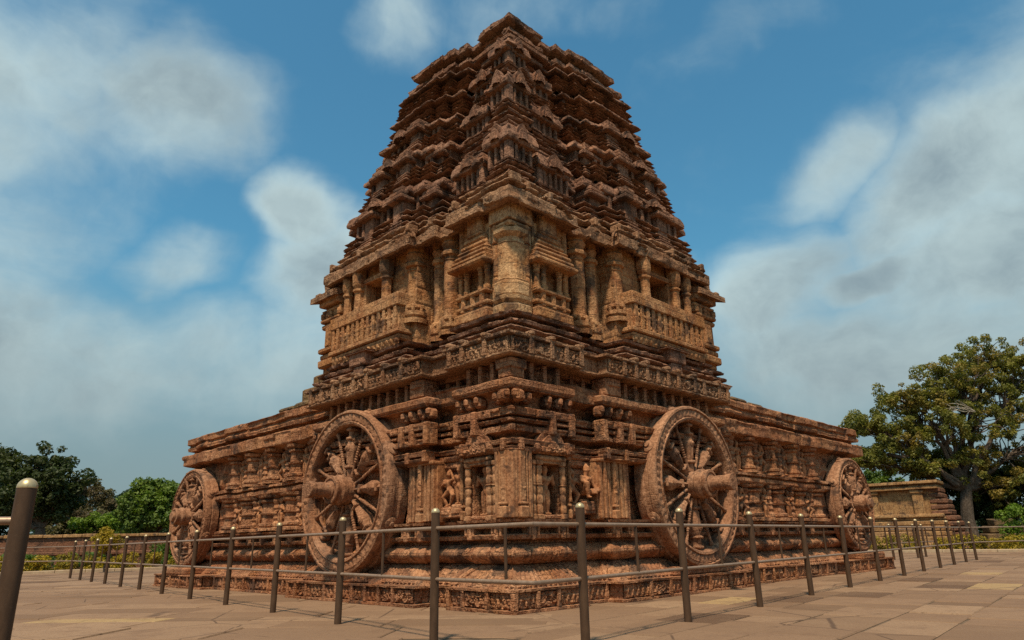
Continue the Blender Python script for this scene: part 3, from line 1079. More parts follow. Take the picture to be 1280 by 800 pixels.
def figure(pose):
    c = []
    A = c.append
    if pose == 'sway':
        hip, chest, neck, head = (.03, 0, .47), (-.02, .01, .66), (0, .01, .77), (.02, .02, .87)
        kneeL, footL = (-.03, .03, .25), (-.04, .01, .03)
        kneeR, footR = (.11, .05, .26), (.05, .03, .03)
        elL, haL = (-.19, .03, .60), (-.12, .07, .74)
        elR, haR = (.17, .02, .56), (.16, .05, .38)
    elif pose == 'dance':
        hip, chest, neck, head = (-.02, 0, .43), (.03, .01, .62), (.02, .01, .73), (-.01, .02, .83)
        kneeL, footL = (-.17, .05, .30), (-.05, .02, .06)
        kneeR, footR = (.15, .05, .26), (.07, .0, .03)
        elL, haL = (-.17, .03, .70), (-.08, .04, .90)
        elR, haR = (.20, .04, .55), (.08, .09, .60)
    elif pose == 'stand':
        hip, chest, neck, head = (0, 0, .46), (.01, .01, .65), (0, .01, .76), (0, .02, .86)
        kneeL, footL = (-.06, .02, .25), (-.06, 0, .03)
        kneeR, footR = (.06, .02, .25), (.06, 0, .03)
        elL, haL = (-.17, .0, .56), (-.10, .08, .62)
        elR, haR = (.17, .0, .56), (.10, .09, .52)
    else:                                        # seated, one knee raised
        hip, chest, neck, head = (0, 0, .22), (0, .02, .43), (.0, .02, .54), (-.02, .03, .64)
        kneeL, footL = (-.2, .12, .22), (-.02, .16, .16)
        kneeR, footR = (.13, .15, .36), (.1, .14, .08)
        elL, haL = (-.17, .05, .33), (-.2, .12, .24)
        elR, haR = (.17, .08, .40), (.05, .13, .45)
    shL = (chest[0] - .115, chest[1], chest[2] + .06)
    shR = (chest[0] + .115, chest[1], chest[2] + .06)
    A((hip, .085, (hip[0] * .5 + chest[0] * .5, .0, hip[2] * .5 + chest[2] * .5), .062))
    A(((hip[0] * .5 + chest[0] * .5, .0, hip[2] * .5 + chest[2] * .5), .062, chest, .085))
    A((chest, .08, shL, .05)); A((chest, .08, shR, .05)); A((chest, .05, neck, .035)); A((neck, .035, head, .06))
    A((head, .066, (head[0], head[1], head[2] + .05), .06))
    A(((head[0], head[1] - .01, head[2] + .07), .05, (head[0], head[1] - .01, head[2] + .13), .022))      # tall crown
    A(((head[0], head[1] + .06, head[2] - .005), .014, (head[0], head[1] + .055, head[2] + .02), .01))
    for sg, kn, ft in ((-1, kneeL, footL), (1, kneeR, footR)):
        hp = (hip[0] + sg * .05, hip[1], hip[2] - .03)
        A((hp, .075, kn, .05)); A((kn, .05, ft, .03)); A((ft, .03, (ft[0] + sg * .01, ft[1] + .07, ft[2] - .01), .02))
    for sh, el, ha in ((shL, elL, haL), (shR, elR, haR)):
        A((sh, .045, el, .034)); A((el, .034, ha, .024)); A((ha, .03, (ha[0], ha[1] + .01, ha[2] + .03), .022))
    A(((hip[0] - .09, .02, hip[2] - .01), .03, (hip[0] + .09, .02, hip[2] - .01), .03))                     # girdle
    A(((-.09, -.04, .015), .03, (.12, -.04, .015), .03))
    return capsule_mesh(c, "statue")


FIG = {p: figure(p) for p in ('sway', 'dance', 'stand', 'seat')}


def face_rot(fc):
    """turn a mesh that looks along +Y so that it looks out of the face"""
    return R(135) if fc == 'L' else R(225)


def statue(pose, fc, s, o, z, h, name="statue", mirror=False):
    ob = bpy.data.objects.new(name, FIG[pose])
    COL.objects.link(ob)
    ob.parent = temple
    p = FP(fc, s, o, z)
    ob.location = tuple(p)
    k = h
    ob.scale = (-k * 1.22 if mirror else k * 1.22, k * 1.2, k)
    ob.rotation_euler = (0, 0, face_rot(fc))
    return ob


def fig_stand(fc, s, o, z0, z1, w, name="statue_pedestal", back=True, zt=2.2):
    mb = MB()
    fbox(mb, fc, s - w, s + w, o - .2, o + .1, z0, z1, .02)
    fbox(mb, fc, s - w * .8, s + w * .8, o - .2, o + .115, z0 + (z1 - z0) * .3, z1 - (z1 - z0) * .3, .01)
    if back:
        fbox(mb, fc, s - w, s + w, o - .22, o - .09, z1, zt, .03)
    return mb.build(name, M_lower, temple, noise=((.006, 6.), (.004, 18.)))


for fc in 'LR':
    mir = fc == 'L'
    statue('sway', fc, 1.0, -.36, 1.40, .82, mirror=mir)
    if fc == 'L':
        fig_stand(fc, 1.68, -.38, 1.40, 1.62, .12)
        statue('stand', fc, 1.66, -.36, 1.62, .66)
        fig_stand(fc, 1.95, -.38, 1.40, 1.58, .13)
        statue('dance', fc, 1.94, -.36, 1.58, .66)
    else:
        fig_stand(fc, 1.66, -.40, 1.40, 1.58, .09)
        statue('dance', fc, 1.66, -.38, 1.58, .62, mirror=True)
        fig_stand(fc, 1.95, -.36, 1.42, 1.64, .15)
        statue('seat', fc, 1.94, -.34, 1.64, .82)
    for s_, ps in ((7.3, 'stand'), (8.4, 'dance'), (9.55, 'sway'), (10.65, 'stand')):
        statue(ps, fc, s_ + .1, -.55, 2.5, .72)
        statue('dance' if ps == 'stand' else 'stand', fc, s_ + .05, -.55, 1.44, .70)
    # horseshoe gables above the niches
    mb = MB()
    gable(mb, fc, .98, -.16, 2.40, .66, .36, .08)
    relief(mb, fc, .72, 1.24, 2.36, 2.46, -.06, .04, 'scroll', .014, 9, .008)
    for q in (-.36, .36):
        fbox(mb, fc, .98 + q - .06, .98 + q + .06, -.3, -.06, 2.38, 2.5, .03)
    mb.build("gable", M_lower, temple, noise=((.008, 6.), (.006, 20.)))

# ------------------------------------------------------------------ the wheels
def ring(mb, r0, r1, y0, y1, n=96, prof=None):
    """annulus with rectangular section (r0<r1), axis along Y"""
    a = np.arange(n) / n * 2 * math.pi
    pr = prof or [(r0, y0), (r0, y1), (r1, y1), (r1, y0), (r0, y0)]
    pr = resample(pr, .05)
    P = np.stack([pr[:, 0][:, None] * np.cos(a), pr[:, 1][:, None] + 0 * a, pr[:, 0][:, None] * np.sin(a)], -1)
    mb.grid(P, True)


def carved_face(mb, r0, r1, y, depth, n=260, nr=9, seed=1):
    a = np.arange(n) / n * 2 * math.pi
    r = np.linspace(r0, r1, nr)
    A, Rr = np.meshgrid(a, r)
    h = vnoise(np.stack([np.cos(A) * Rr, np.sin(A) * Rr, 0 * A], -1), 16., seed) * .5 + vnoise(np.stack([np.cos(A) * Rr, np.sin(A) * Rr, 0 * A], -1), 34., seed) * .4
    h += .6 * np.cos(A * 64) * (np.abs(Rr - (r0 + r1) / 2) < (r1 - r0) * .4)
    h = np.clip(h, -1, 1)
    h[0] = -1; h[-1] = -1
    P = np.stack([Rr * np.cos(A), y + depth * (h * .5 - .2), Rr * np.sin(A)], -1)
    mb.grid(P, True)


def make_wheel(Rw, name="wheel", chunky=1.0, d1=.40, ax=.30):
    RI = Rw * .80
    mb = MB()
    ring(mb, 0, 0, 0, 0, 128, [(RI, -.1), (RI, d1 - .05), (RI + .03, d1), (RI + .07, d1 + .012), (RI + .085, d1 - .022), (Rw - .075, d1 - .022), (Rw - .06, d1 + .014), (Rw - .02, d1 + .005), (Rw, d1 - .04), (Rw + .0, d1 - .13), (Rw - .02, d1 - .15), (Rw - .02, .1), (Rw + .01, .06), (Rw + .01, -.1)])
    carved_face(mb, RI + .085, Rw - .075, d1 - .004, .032)
    # bosses on the tread
    for a in (25, 68, 112, 155, 205, 250, 290, 335):
        a = R(a)
        M = Matrix.Translation((math.cos(a) * (Rw - .02), d1 * .5, math.sin(a) * (Rw - .02))) @ Matrix.Rotation(-a + math.pi / 2, 4, 'Y')
        lathe(mb, [(.02, -.05), (.12, -.03), (.125, .03), (.09, .055), (.05, .06), (.05, .09), (.005, .1)], 12, M)
    rim = mb.build(name, M_wheel, None, noise=((.006, 2.), (.003, 12.)))
    # dished stone panel behind the spokes
    mb = MB()
    a = np.arange(64) / 64 * 2 * math.pi
    r = np.linspace(.02, RI + .02, 12)
    A, Rr = np.meshgrid(a, r)
    mb.grid(np.stack([Rr * np.cos(A), -.02 + .02 * np.cos(Rr * 9), Rr * np.sin(A)], -1), True)
    panel = mb.build("back_panel", M_lower, rim, noise=((.02, 4.),))
    kids = []
    Lr = RI + .02
    for k in range(8):
        a = R(90 + 45 * k)
        M = Matrix.Rotation(-a, 4, 'Y')        # local X = radial
        # broad spoke
        mb = MB()
        xs = [.26, .34, .44, .60, .70, .78, .88, 1.0, 1.08, Lr / 1.22 * 1.22]
        xs = [x * Lr / 1.24 for x in (.26, .36, .50, .66, .76, .84, .92, 1.05, 1.16, 1.24)]
        ws = [.045, .055, .075, .105, .14, .14, .09, .05, .045, .075]
        sec = []
        for x, w in zip(xs, ws):
            w *= chunky
            yt = .22 + (.03 if .6 < x / Lr * 1.24 < .9 else 0)
            sec.append([(x, .05, -w), (x, yt - .06, -w), (x, yt, -w * .55), (x, yt + .025, 0), (x, yt, w * .55), (x, yt - .06, w), (x, .05, w)])
        P = np.array(sec)
        Pm = P @ np.array(M.to_3x3()).T
        # refine along the spoke
        mb.grid(Pm)
        # medallion and mouldings
        for (cx, rr, yy) in ((.80 * Lr / 1.24, .07, .275), (.80 * Lr / 1.24, .038, .295)):
            M2 = M @ Matrix.Translation((cx, yy - .08, 0)) @ Matrix.Rotation(-math.pi / 2, 4, 'X')
            lathe(mb, [(rr * chunky, -.02), (rr * chunky, .07), (rr * .8, .085), (.005, .09)], 16, M2)
        for cx, w in ((.44, .085), (.98, .085), (1.16, .085)):
            wbox(mb, (cx * Lr / 1.24 - .03, .05, -w * chunky), (cx * Lr / 1.24 + .03, .27, w * chunky), .02, M)
        wbox(mb, (.5 * Lr / 1.24, .2, -.018), (.7 * Lr / 1.24, .262, .018), .012, M)
        kids.append(mb.build("spoke", M_wheel, rim, noise=((.004, 4.), (.003, 16.))))
        # thin spoke between two broad ones
        a2 = a + R(22.5)
        M = Matrix.Rotation(-a2, 4, 'Y') @ Matrix.Rotation(math.pi / 2, 4, 'Y')
        mb = MB()
        r0 = .03 * chunky
        prf = [(r0 * 1.3, .3), (r0, .36), (r0 * .9, .55)]
        for q in range(9):
            prf += [(r0 * 1.25, .58 + q * .05), (r0 * .85, .605 + q * .05)]
        prf += [(r0, Lr - .12), (r0 * 1.6, Lr - .06), (r0 * 1.6, Lr + .01)]
        lathe(mb, prf, 10, Matrix.Translation((0, .20, 0)) @ M, dp=.04)
        kids.append(mb.build("slender_spoke", M_wheel, rim, noise=((.006, 6.),)))
    M = Matrix.Rotation(-math.pi / 2, 4, 'X')
    k = Rw / 1.57
    mb = MB()
    lathe(mb, [(.265 * k, .0), (.265 * k, .36), (.29 * k, .38), (.29 * k, .45), (.265 * k, .48), (.25 * k, .49), (.25 * k, .53), (.265 * k, .55), (.27 * k, .60), (.255 * k, .615), (.21 * k, .62), (.205 * k, .60), (.005, .60)], 40, M)
    kids.append(mb.build("hub", M_wheel, rim, noise=((.005, 4.), (.003, 16.))))
    mb = MB()
    lathe(mb, [(.16 * k, .55), (.16 * k, .63), (.135 * k, .645), (.135 * k, .66 + ax), (.155 * k, .675 + ax), (.155 * k, .765 + ax), (.145 * k, .78 + ax), (.005, .785 + ax)], 28, M)
    wbox(mb, (-.03, .60 + ax, -.20 * k), (.03, .66 + ax, .20 * k), .02)
    kids.append(mb.build("axle", M_wheel, rim, noise=((.006, 5.), (.004, 16.))))
    return rim


def place_wheel(rim, fc, s, o, z, par=temple):
    rim.parent = par
    p = FP(fc, s, o, z)
    rim.location = tuple(p)
    rim.rotation_euler = (0, 0, face_rot(fc))


def copy_part(o):
    c = o.copy()
    COL.objects.link(c)
    for ch in [x for x in bpy.data.objects if x.parent == o]:
        d = ch.copy()
        COL.objects.link(d)
        d.parent = c
    return c


w0 = make_wheel(1.58, d1=.34)
place_wheel(w0, 'L', 4.64, -.22, 2.02)
w1 = copy_part(w0)
place_wheel(w1, 'R', 4.70, -.22, 2.02)
w2 = make_wheel(1.32, chunky=1.2, d1=.24, ax=-.10)
place_wheel(w2, 'L', 13.35, -.44, 1.86)
w3 = copy_part(w2)
place_wheel(w3, 'R', 13.1, -.44, 1.86)
# stone blocks the wheels stand on
for fc in 'LR':
    for (s_, w_, e) in ((4.66, .9, .02), (13.2, .8, -.02)):
        mb = MB()
        fbox(mb, fc, s_ - w_, s_ + w_, e - .6, e + .03, .33, .50, .03)
        mb.build("wheel_base", M_lower, temple)

# ------------------------------------------------------------------ THE TOWER
TF = 7.25       # far side of the tower (s)


def tower_plan(half, far):
    """half: visible face steps from the near corner, mirrored over the diagonal; far sides plain"""
    Rp = [(s, -e) for s, e in half]
    Lp = [(-e, s) for s, e in half]
    pts = Lp[::-1] + Rp[1:]
    ee = -half[-1][1]
    pts = pts + [(far, far)]
    return pts


# base mouldings of the tower
bh = [(.62, -.62), (2.1, -.62), (2.1, -.98), (3.45, -.98), (3.45, -.5), (6.35, -.5), (6.35, -.72), (TF, -.72)]
mb = MB()
tb = [(.14, 4.270), (.17, 4.329), (.17, 4.379), (.14, 4.404), (.05, 4.421), (.05, 4.480)] + arc(.10, 4.488, .10, 4.598, .10) + [(.06, 4.606), (.02, 4.631), (.12, 4.656), (.14, 4.715), (.10, 4.740), (-.02, 4.757), (-.02, 4.816), (.10, 4.833), (.12, 4.883), (.06, 4.908), (0, 4.925), (-.3, 4.934)]


def carve_roof(S, Z, O):
    d = .012 * vnoise(np.stack([S * 7, Z * 7, 0 * S], -1), 1., 4)
    d += .02 * (vnoise(np.stack([S, Z, 0 * S], -1), 6., 9) > .25)
    d -= .06 * (vnoise(np.stack([S, Z * 1.6, 0 * S], -1), 2.1, 19) > .5)      # lost chips
    return d


sweep(mb, tower_plan(bh, TF), tb, ds=.035, dp=.03, carve=carve_roof, block=.016, blen=.45, bh=.2, back=6.5)
mb.build("tower_base", M_roof, temple, noise=((.009, 2.), (.007, 11.)))

# tower wall with window notches
W0, W1 = 4.55, 5.3
wh = [(.78, -.78), (2.1, -.78), (2.1, -1.06), (3.45, -1.06), (3.45, -.66), (W0, -.66), (W0, -1.9), (W1, -1.9), (W1, -.66), (6.3, -.66), (6.3, -.85), (TF - .1, -.85)]
mb = MB()


def carve_wall(S, Z, O):
    gz = np.abs(((Z / .36) % 1) - .5) > .47
    gs = np.abs((((S + .3 * (np.floor(Z / .36) % 2)) / .5) % 1) - .5) > .48
    return -.014 * (gz | gs)


sweep(mb, tower_plan(wh, TF - .1), [(0, 4.88), (0, 6.72)], ds=.03, dp=.03, carve=carve_wall, block=.01, blen=.5, bh=.36, back=6.5)
sweep(mb, tower_plan([(s, e) for s, e in wh if not (s in (W0, W1))], TF - .1), [(-1.3, 6.70), (0, 6.70), (.0, 7.22)], ds=.03, dp=.03, carve=carve_wall, block=.01, blen=.5, bh=.36, back=6.5)
ubox(mb, 2.2, 7.0, 2.2, 7.0, 4.3, 7.6, .02)
for fc in 'LR':
    fbox(mb, fc, 4.4, 5.5, -2.0, -.63, 5.4, 6.02, .01)
mb.build("tower_wall", M_wall, temple, noise=((.008, 3.), (.005, 11.)))

# column kinds of the tower
def big_column(name, fc, s, o, z0, z1, r, mat=M_wall):
    mb = MB()
    H = z1 - z0
    pr = [(r * 1.55, z0), (r * 1.6, z0 + .10), (r * 1.2, z0 + .12), (r * 1.5, z0 + .17), (r * 1.5, z0 + .25), (r * 1.1, z0 + .28), (r * 1.4, z0 + .33), (r * 1.35, z0 + .39), (r * 1.0, z0 + .42),
          (r * 1.0, z1 - .62), (r * 1.12, z1 - .60), (r * .95, z1 - .57), (r * 1.0, z1 - .52), (r * 1.38, z1 - .49), (r * 1.42, z1 - .43), (r * 1.2, z1 - .39), (r * .95, z1 - .37), (r * 1.1, z1 - .30), (r * 1.35, z1 - .22), (r * 1.15, z1 - .18), (r * 1.3, z1 - .14), (r * 1.3, z1)]
    column(mb, fc, s, o, pr, 24, flute=.035, dp=.035)
    for k in range(8):
        a = k / 8 * 2 * math.pi
        M = 0
        ss, oo = s + r * 1.33 * math.cos(a), o + r * 1.33 * math.sin(a)
        fbox(mb, fc, ss - .03, ss + .03, oo - .03, oo + .03, z0 + .18, z0 + .38, .012)
    return mb.build(name, mat, temple, noise=((.008, 5.), (.005, 15.)))


for fc in 'LR':
    big_column("column", fc, 2.62, -.90, 4.90, 7.12, .158)
    big_column("column", fc, 3.12, -.98, 4.90, 7.12, .12)
    big_column("column", fc, 3.62, -.74, 5.35, 7.12, .155)
    # slimmer shafts that frame the windows
    for s_, r_ in ((4.38, .11), (5.47, .11), (5.95, .09)):
        mb = MB()
        pr = [(r_ * 1.3, 6.0), (r_ * 1.3, 6.06), (r_, 6.08), (r_ * .95, 6.5), (r_ * 1.3, 6.54), (r_ * 1.3, 6.58), (r_, 6.6), (r_ * 1.4, 6.68), (r_ * 1.5, 6.74), (r_ * 1.5, 7.12)]
        column(mb, fc, s_, -.54, pr, 8, math.pi / 8)
        mb.build("window_column", M_wall, temple, noise=((.008, 5.), (.005, 15.)))
    # window frame, half-broken lintel and mullion
    mb = MB()
    fbox(mb, fc, W0 - .09, W0 + .02, -.85, -.58, 6.0, 6.74, .012)
    fbox(mb, fc, W1 - .02, W1 + .09, -.85, -.58, 6.0, 6.74, .012)
    fbox(mb, fc, W0 - .12, W1 + .12, -.85, -.55, 6.68, 6.80, .015)
    fbox(mb, fc, W0 - .02, W0 + .18, -1.3, -.95, 6.0, 6.7, .012)
    mb.build("window_frame", M_wall, temple, noise=((.008, 5.),))

    # balcony with a baluster parapet
    mb = MB()
    b0, b1 = 3.6, 6.25
    fbox(mb, fc, b0, b1, -.9, -.30, 5.72, 6.0, .018)
    fbox(mb, fc, b0 + .04, b1 - .04, -.9, -.38, 5.16, 5.74, .012)
    fbox(mb, fc, b0 - .03, b1 + .03, -.9, -.31, 5.12, 5.22, .02)
    fbox(mb, fc, b0 + .02, b1 - .02, -.9, -.36, 4.98, 5.12, .03)
    relief(mb, fc, b0 + .02, b1 - .02, 4.90, 5.10, -.34, .05, 'beads', .02, 4, 0)
    x = b0 + .12
    k = 0
    while x < b1 - .08:
        fbox(mb, fc, x - .05, x + .05, -.6, -.32, 5.22, 5.72, .01)
        if x + .2 < b1:
            relief(mb, fc, x + .05, x + .15, 5.23, 5.71, -.325, .06, 'figures', .018, k, .01)
        x += .2
        k += 1
    # inward-facing flank panels
    mb.build("balcony", M_wall, temple, noise=((.010, 3.), (.006, 12.)))
    # sagging block under the balcony
    mb = MB()
    fbox(mb, fc, 4.6, 5.2, -.75, -.22, 4.62, 4.98, .03)
    fbox(mb, fc, 4.72, 5.08, -.75, -.26, 4.40, 4.64, .03)
    fbox(mb, fc, 4.5, 5.3, -.75, -.19, 4.94, 4.90, .02)
    mb.build("bracket", M_roof, temple, noise=((.014, 3.), (.008, 12.)))

    # miniature shrine beside the corner pier
    mb = MB()
    c = 1.62
    for (w, z0, z1, o1) in ((.46, 4.90, 5.10, -.52), (.40, 5.10, 5.17, -.58), (.44, 5.17, 5.25, -.55), (.36, 5.25, 5.40, -.62), (.44, 5.40, 5.48, -.54)):
        fbox(mb, fc, c - w, c + w, -1.3, o1, z0, z1, .025)
    for q in (-.26, 0, .26):
        fbox(mb, fc, c + q - .06, c + q + .06, -.9, -.56, 5.12, 5.46, .03)
    for q in (-.37, -.2, .2, .37):
        pr = [(.07, 5.48), (.07, 5.54), (.05, 5.56), (.048, 5.78), (.065, 5.81), (.05, 5.84), (.07, 5.9), (.075, 5.97)]
        column(mb, fc, c + q, -.63, pr, 10)
    fbox(mb, fc, c - .44, c - .24, -1.2, -.72, 5.48, 5.97, .01)
    fbox(mb, fc, c + .24, c + .44, -1.2, -.72, 5.48, 5.97, .01)
    for k, (w, z0, z1, o1) in enumerate(((.54, 5.96, 6.06, -.40), (.49, 6.08, 6.17, -.46), (.45, 6.19, 6.28, -.50), (.42, 6.30, 6.38, -.54), (.36, 6.40, 6.50, -.58), (.30, 6.51, 6.64, -.6), (.22, 6.64, 7.12, -.62))):
        fbox(mb, fc, c - w, c + w, -1.3, o1, z0, z1, .035)
        fbox(mb, fc, c - w + .03, c + w - .03, -1.3, o1 - .07, z1 - .02, z1 + .04, .01)
    mb.build("miniature_shrine", M_wall, temple, noise=((.010, 4.), (.006, 13.)))
    colonnette("colonnette", fc, 1.08, -.72, 4.92, 7.08, .075, False, M_wall, 3)
    colonnette("colonnette", fc, 2.16, -.80, 4.92, 7.08, .07, False, M_wall, 3)

# corner pier of the tower: clustered round shaft with pot base and bracket capital
mb = MB()
cc = .92
pr = [(.36, 4.90), (.37, 5.04), (.30, 5.10), (.36, 5.16), (.37, 5.22), (.31, 5.25), (.325, 5.27), (.33, 5.50), (.30, 5.53), (.31, 5.56), (.265, 5.59), (.26, 6.3), (.27, 6.32), (.25, 6.35), (.25, 6.42), (.30, 6.46), (.34, 6.50), (.34, 6.58), (.27, 6.60), (.27, 6.64)]
rp = resample(pr, .03)
n = 8
th = np.arange(n) / n * 2 * math.pi + math.pi / 8
fl = (1 + 0 * th)[None]
P = MP(cc + rp[:, 0][:, None] * np.cos(th)[None] * fl, cc + rp[:, 0][:, None] * np.sin(th)[None] * fl, rp[:, 1][:, None] + 0 * th[None])
mb.grid(P, True)
ubox(mb, .66, 1.2, .66, 1.2, 6.62, 6.74, .04)
ubox(mb, .62, 1.2, .62, 1.2, 6.72, 7.16, .02)
ubox(mb, .74, 1.3, .74, 1.3, 5.05, 6.62, .02)
for fc in 'LR':
    fbox(mb, fc, .72, 1.12, -.9, -.68, 6.66, 6.72, .02)
    relief(mb, fc, 1.0, 1.30, 5.1, 5.5, -.69, .05, 'figures', .018, 3, .02)
    for s_ in (1.16, 1.24):
        fbox(mb, fc, s_, s_ + .05, -.9, -.70, 5.1, 6.9, .012)
    fbox(mb, fc, 1.3, 1.44, -.9, -.73, 5.1, 6.9, .012)
mb.build("tower_corner_pier", M_pale, temple, noise=((.008, 4.), (.005, 13.)))

# main eave: heavy sloping slab with carved bosses
eh = [(.42, -.42), (2.2, -.42), (2.2, -.66), (2.7, -.66), (2.7, -.52), (3.35, -.52), (3.35, -.36), (6.75, -.36), (6.75, -.62), (TF + .02, -.62)]
mb = MB()
sweep(mb, tower_plan(eh, TF + .02), [(-1.2, 7.10), (-.35, 7.10), (-.05, 6.97), (0, 6.99), (.0, 7.23), (-.03, 7.26), (-.14, 7.30), (-.2, 7.34), (-.26, 7.35)] + arc(-.16, 7.37, -.16, 7.50, .07) + [(-.22, 7.51), (-.3, 7.53), (-.3, 7.57)] + arc(-.24, 7.58, -.26, 7.70, .06) + [(-.4, 7.72), (-1.5, 7.74)],
      ds=.035, dp=.03, carve=carve_roof, block=.012, blen=.6, bh=.5, back=6.5)
for fc in 'LR':
    for s_ in (.42, .98, 1.56, 2.05, 2.95, 3.5, 4.1, 4.75, 5.4, 6.05, 6.6):
        e = -.42 if s_ < 2.2 else -.52 if s_ < 3.35 else -.36
        if random.random() < .15:
            continue
        if s_ > .5:
            gable(mb, fc, s_, e - .1, 7.20, .34, .17, .06)
        gable(mb, fc, s_ + .28, e - .24, 7.46, .22, .14, .06)
        fbox(mb, fc, s_ - .05, s_ + .05, e - .3, e - .03, 7.34, 7.54, .03)
mb.build("eave", M_eave, temple, noise=((.014, 2.5), (.007, 11.)))

# lower eave and buttress at the far flank of each face
for fc in 'LR':
    mb = MB()
    th_ = .14
    s0, s1 = 6.3, 7.34
    for (oa, za, ob, zb) in ((-1.4, 7.0, -.34, 6.66),):
        v = []
        for s_ in (s0, s1):
            v += [(s_, oa, za), (s_, ob, zb), (s_, ob, zb + th_), (s_, oa, za + th_ + .1)]
        v = np.array(v)
        mb.add(FP(fc, v[:, 0], v[:, 1], v[:, 2]), [(0, 1, 2, 3), (4, 5, 6, 7), (0, 1, 5, 4), (1, 2, 6, 5), (2, 3, 7, 6), (3, 0, 4, 7)])
    for k in range(4):
        a = s0 + .08 + k * .26
        fbox(mb, fc, a, a + .18, -.8, -.44, 6.78, 6.92 + .05 * (k % 2), .04)
    fbox(mb, fc, 6.5, 7.2, -1.3, -.62, 6.9, 7.12, .05)
    mb.build("lower_eave", M_eave, temple, noise=((.018, 2.5), (.01, 11.)))
    mb = MB()
    fbox(mb, fc, 6.36, 7.1, -1.4, -.62, 4.9, 6.85, .02)
    for k, (o1, z0, z1) in enumerate(((-.5, 5.02, 5.2), (-.56, 5.22, 5.36), (-.5, 5.38, 5.5), (-.55, 6.0, 6.12), (-.5, 6.14, 6.24), (-.54, 6.4, 6.5), (-.46, 6.55, 6.8))):
        fbox(mb, fc, 6.32, 7.14, -1.4, o1, z0, z1, .03)
    fbox(mb, fc, 6.6, 6.86, -1.4, -.5, 5.5, 6.0, .03)
    for k in range(5):
        fbox(mb, fc, 6.3 + k * .18, 6.42 + k * .18, -.9, -.5 - .03 * (k % 2), 6.22, 6.42, .04)
    mb.build("buttress", M_wall, temple, noise=((.02, 3.), (.01, 10.)))

# ---- roof: stacked tiers of thin cornices with a zigzag plan, rising in a curve
_z = np.array([7.2, 8.0, 8.6, 9.3, 9.9, 10.5, 11.0, 11.6, 12.5, 13.3])
_d = np.array([.60, .71, .83, .97, 1.12, 1.28, 1.39, 1.49, 1.64, 1.80])


def dz(z):
    return float(np.interp(z, _z, _d))


def zig(d, lead, amp=1.0):
    """plan of one tier at set-back d: corner block, deep recess, then steps outwards"""
    far = 7.62 - d
    a = d + lead
    rec = .92 * amp
    h = [(d + .58, -d - .58), (a, -d - .58), (a, -d - rec)]
    x = a + .36
    e = -d - rec
    h.append((x, e))
    n = 4
    wid = min(.42, (far - .9 - x) / n)
    for k in range(n):
        e += rec * (.40, .28, .20, .12)[k]
        h.append((x, e))
        x = x + wid if k < n - 1 else far - .35
        h.append((x, e))
    h.append((x, -d - .22))
    h.append((far, -d - .22))
    return tower_plan(h, far)


tiers = [(7.6, 9.0), (9.0, 10.05), (10.05, 10.95), (10.95, 11.7), (11.7, 12.4)]
for ti, (za, zb) in enumerate(tiers):
    mb = MB()
    H = zb - za
    dm = dz((za + zb) / 2)
    d0, d1 = dz(za), dz(zb)
    # profile offsets are minus the setback
    plan = zig(d0, 1.62 - .16 * ti)
    prof = []
    def off(z):
        return -(dz(z) - d0) * .8
    nb = 4
    zz = za
    lower = H * (.42 if ti < 2 else .5)
    for k in range(nb):
        h_ = lower / nb
        b = off(zz)
        prof += [(b - .17, zz), (b - .15, zz + h_ * .3), (b - .02, zz + h_ * .38), (b + .02, zz + h_ * .55), (b + .0, zz + h_ * .72), (b - .06, zz + h_ * .84), (b - .17, zz + h_ * .9)]
        zz += h_
    b = off(zz)
    wallh = H * (.27 if ti < 2 else .17)
    prof += [(b - .2, zz), (b - .2, zz + wallh)]
    zz += wallh
    hood = H * .24
    b = off(zz)
    prof += [(b - .02, zz + .01), (b + .05, zz + .03), (b + .06, zz + hood * .3), (b + .04, zz + hood * .55), (b + .0, zz + hood * .8), (b - .12, zz + hood), (b - .2, zz + hood + .01), (b - .2, zb), (b - .42, zb + .005)]
    sweep(mb, plan, prof, ds=.04, dp=.035, carve=carve_roof, block=.012, blen=.3, bh=.21, seed=ti, back=6.0)
    # dwarf pilasters in the wall zone, gables on the hood
    zw = za + lower
    ubox(mb, d0 + .75, 7.62 - d0 - .5, d0 + .75, 7.62 - d0 - .5, za - .1, zb, .02)
    far = 7.62 - d0
    for fc in 'LR':
        lead = 1.62 - .16 * ti
        x = d0 + lead + .36
        wid = min(.42, (far - .9 - x) / 4)
        for k in range(4):
            e = -d0 - .92 + .92 * (.40, .68, .88, 1.)[k] - .2
            if k < 3:
                for q in (.14, .34):
                    if random.random() < .18:
                        continue
                    fbox(mb, fc, x + q - .05 + .1, x + q + .05 + .1, e - .4, e + .03, zw, zw + wallh, .012)
            else:
                y = x + .25
                while y < far - .6:
                    fbox(mb, fc, y - .05, y + .05, e - .4, e + .03, zw, zw + wallh, .012)
                    y += .26
                if ti < 3:
                    gable(mb, fc, (x + far - .35) / 2, e + .2, zw + wallh + hood * .2, .5, .26, .1)
            x += wid
    mb.build("roof_tier", M_roof, temple, noise=((.012, 2.0), (.008, 9.)), seed=ti + 3)

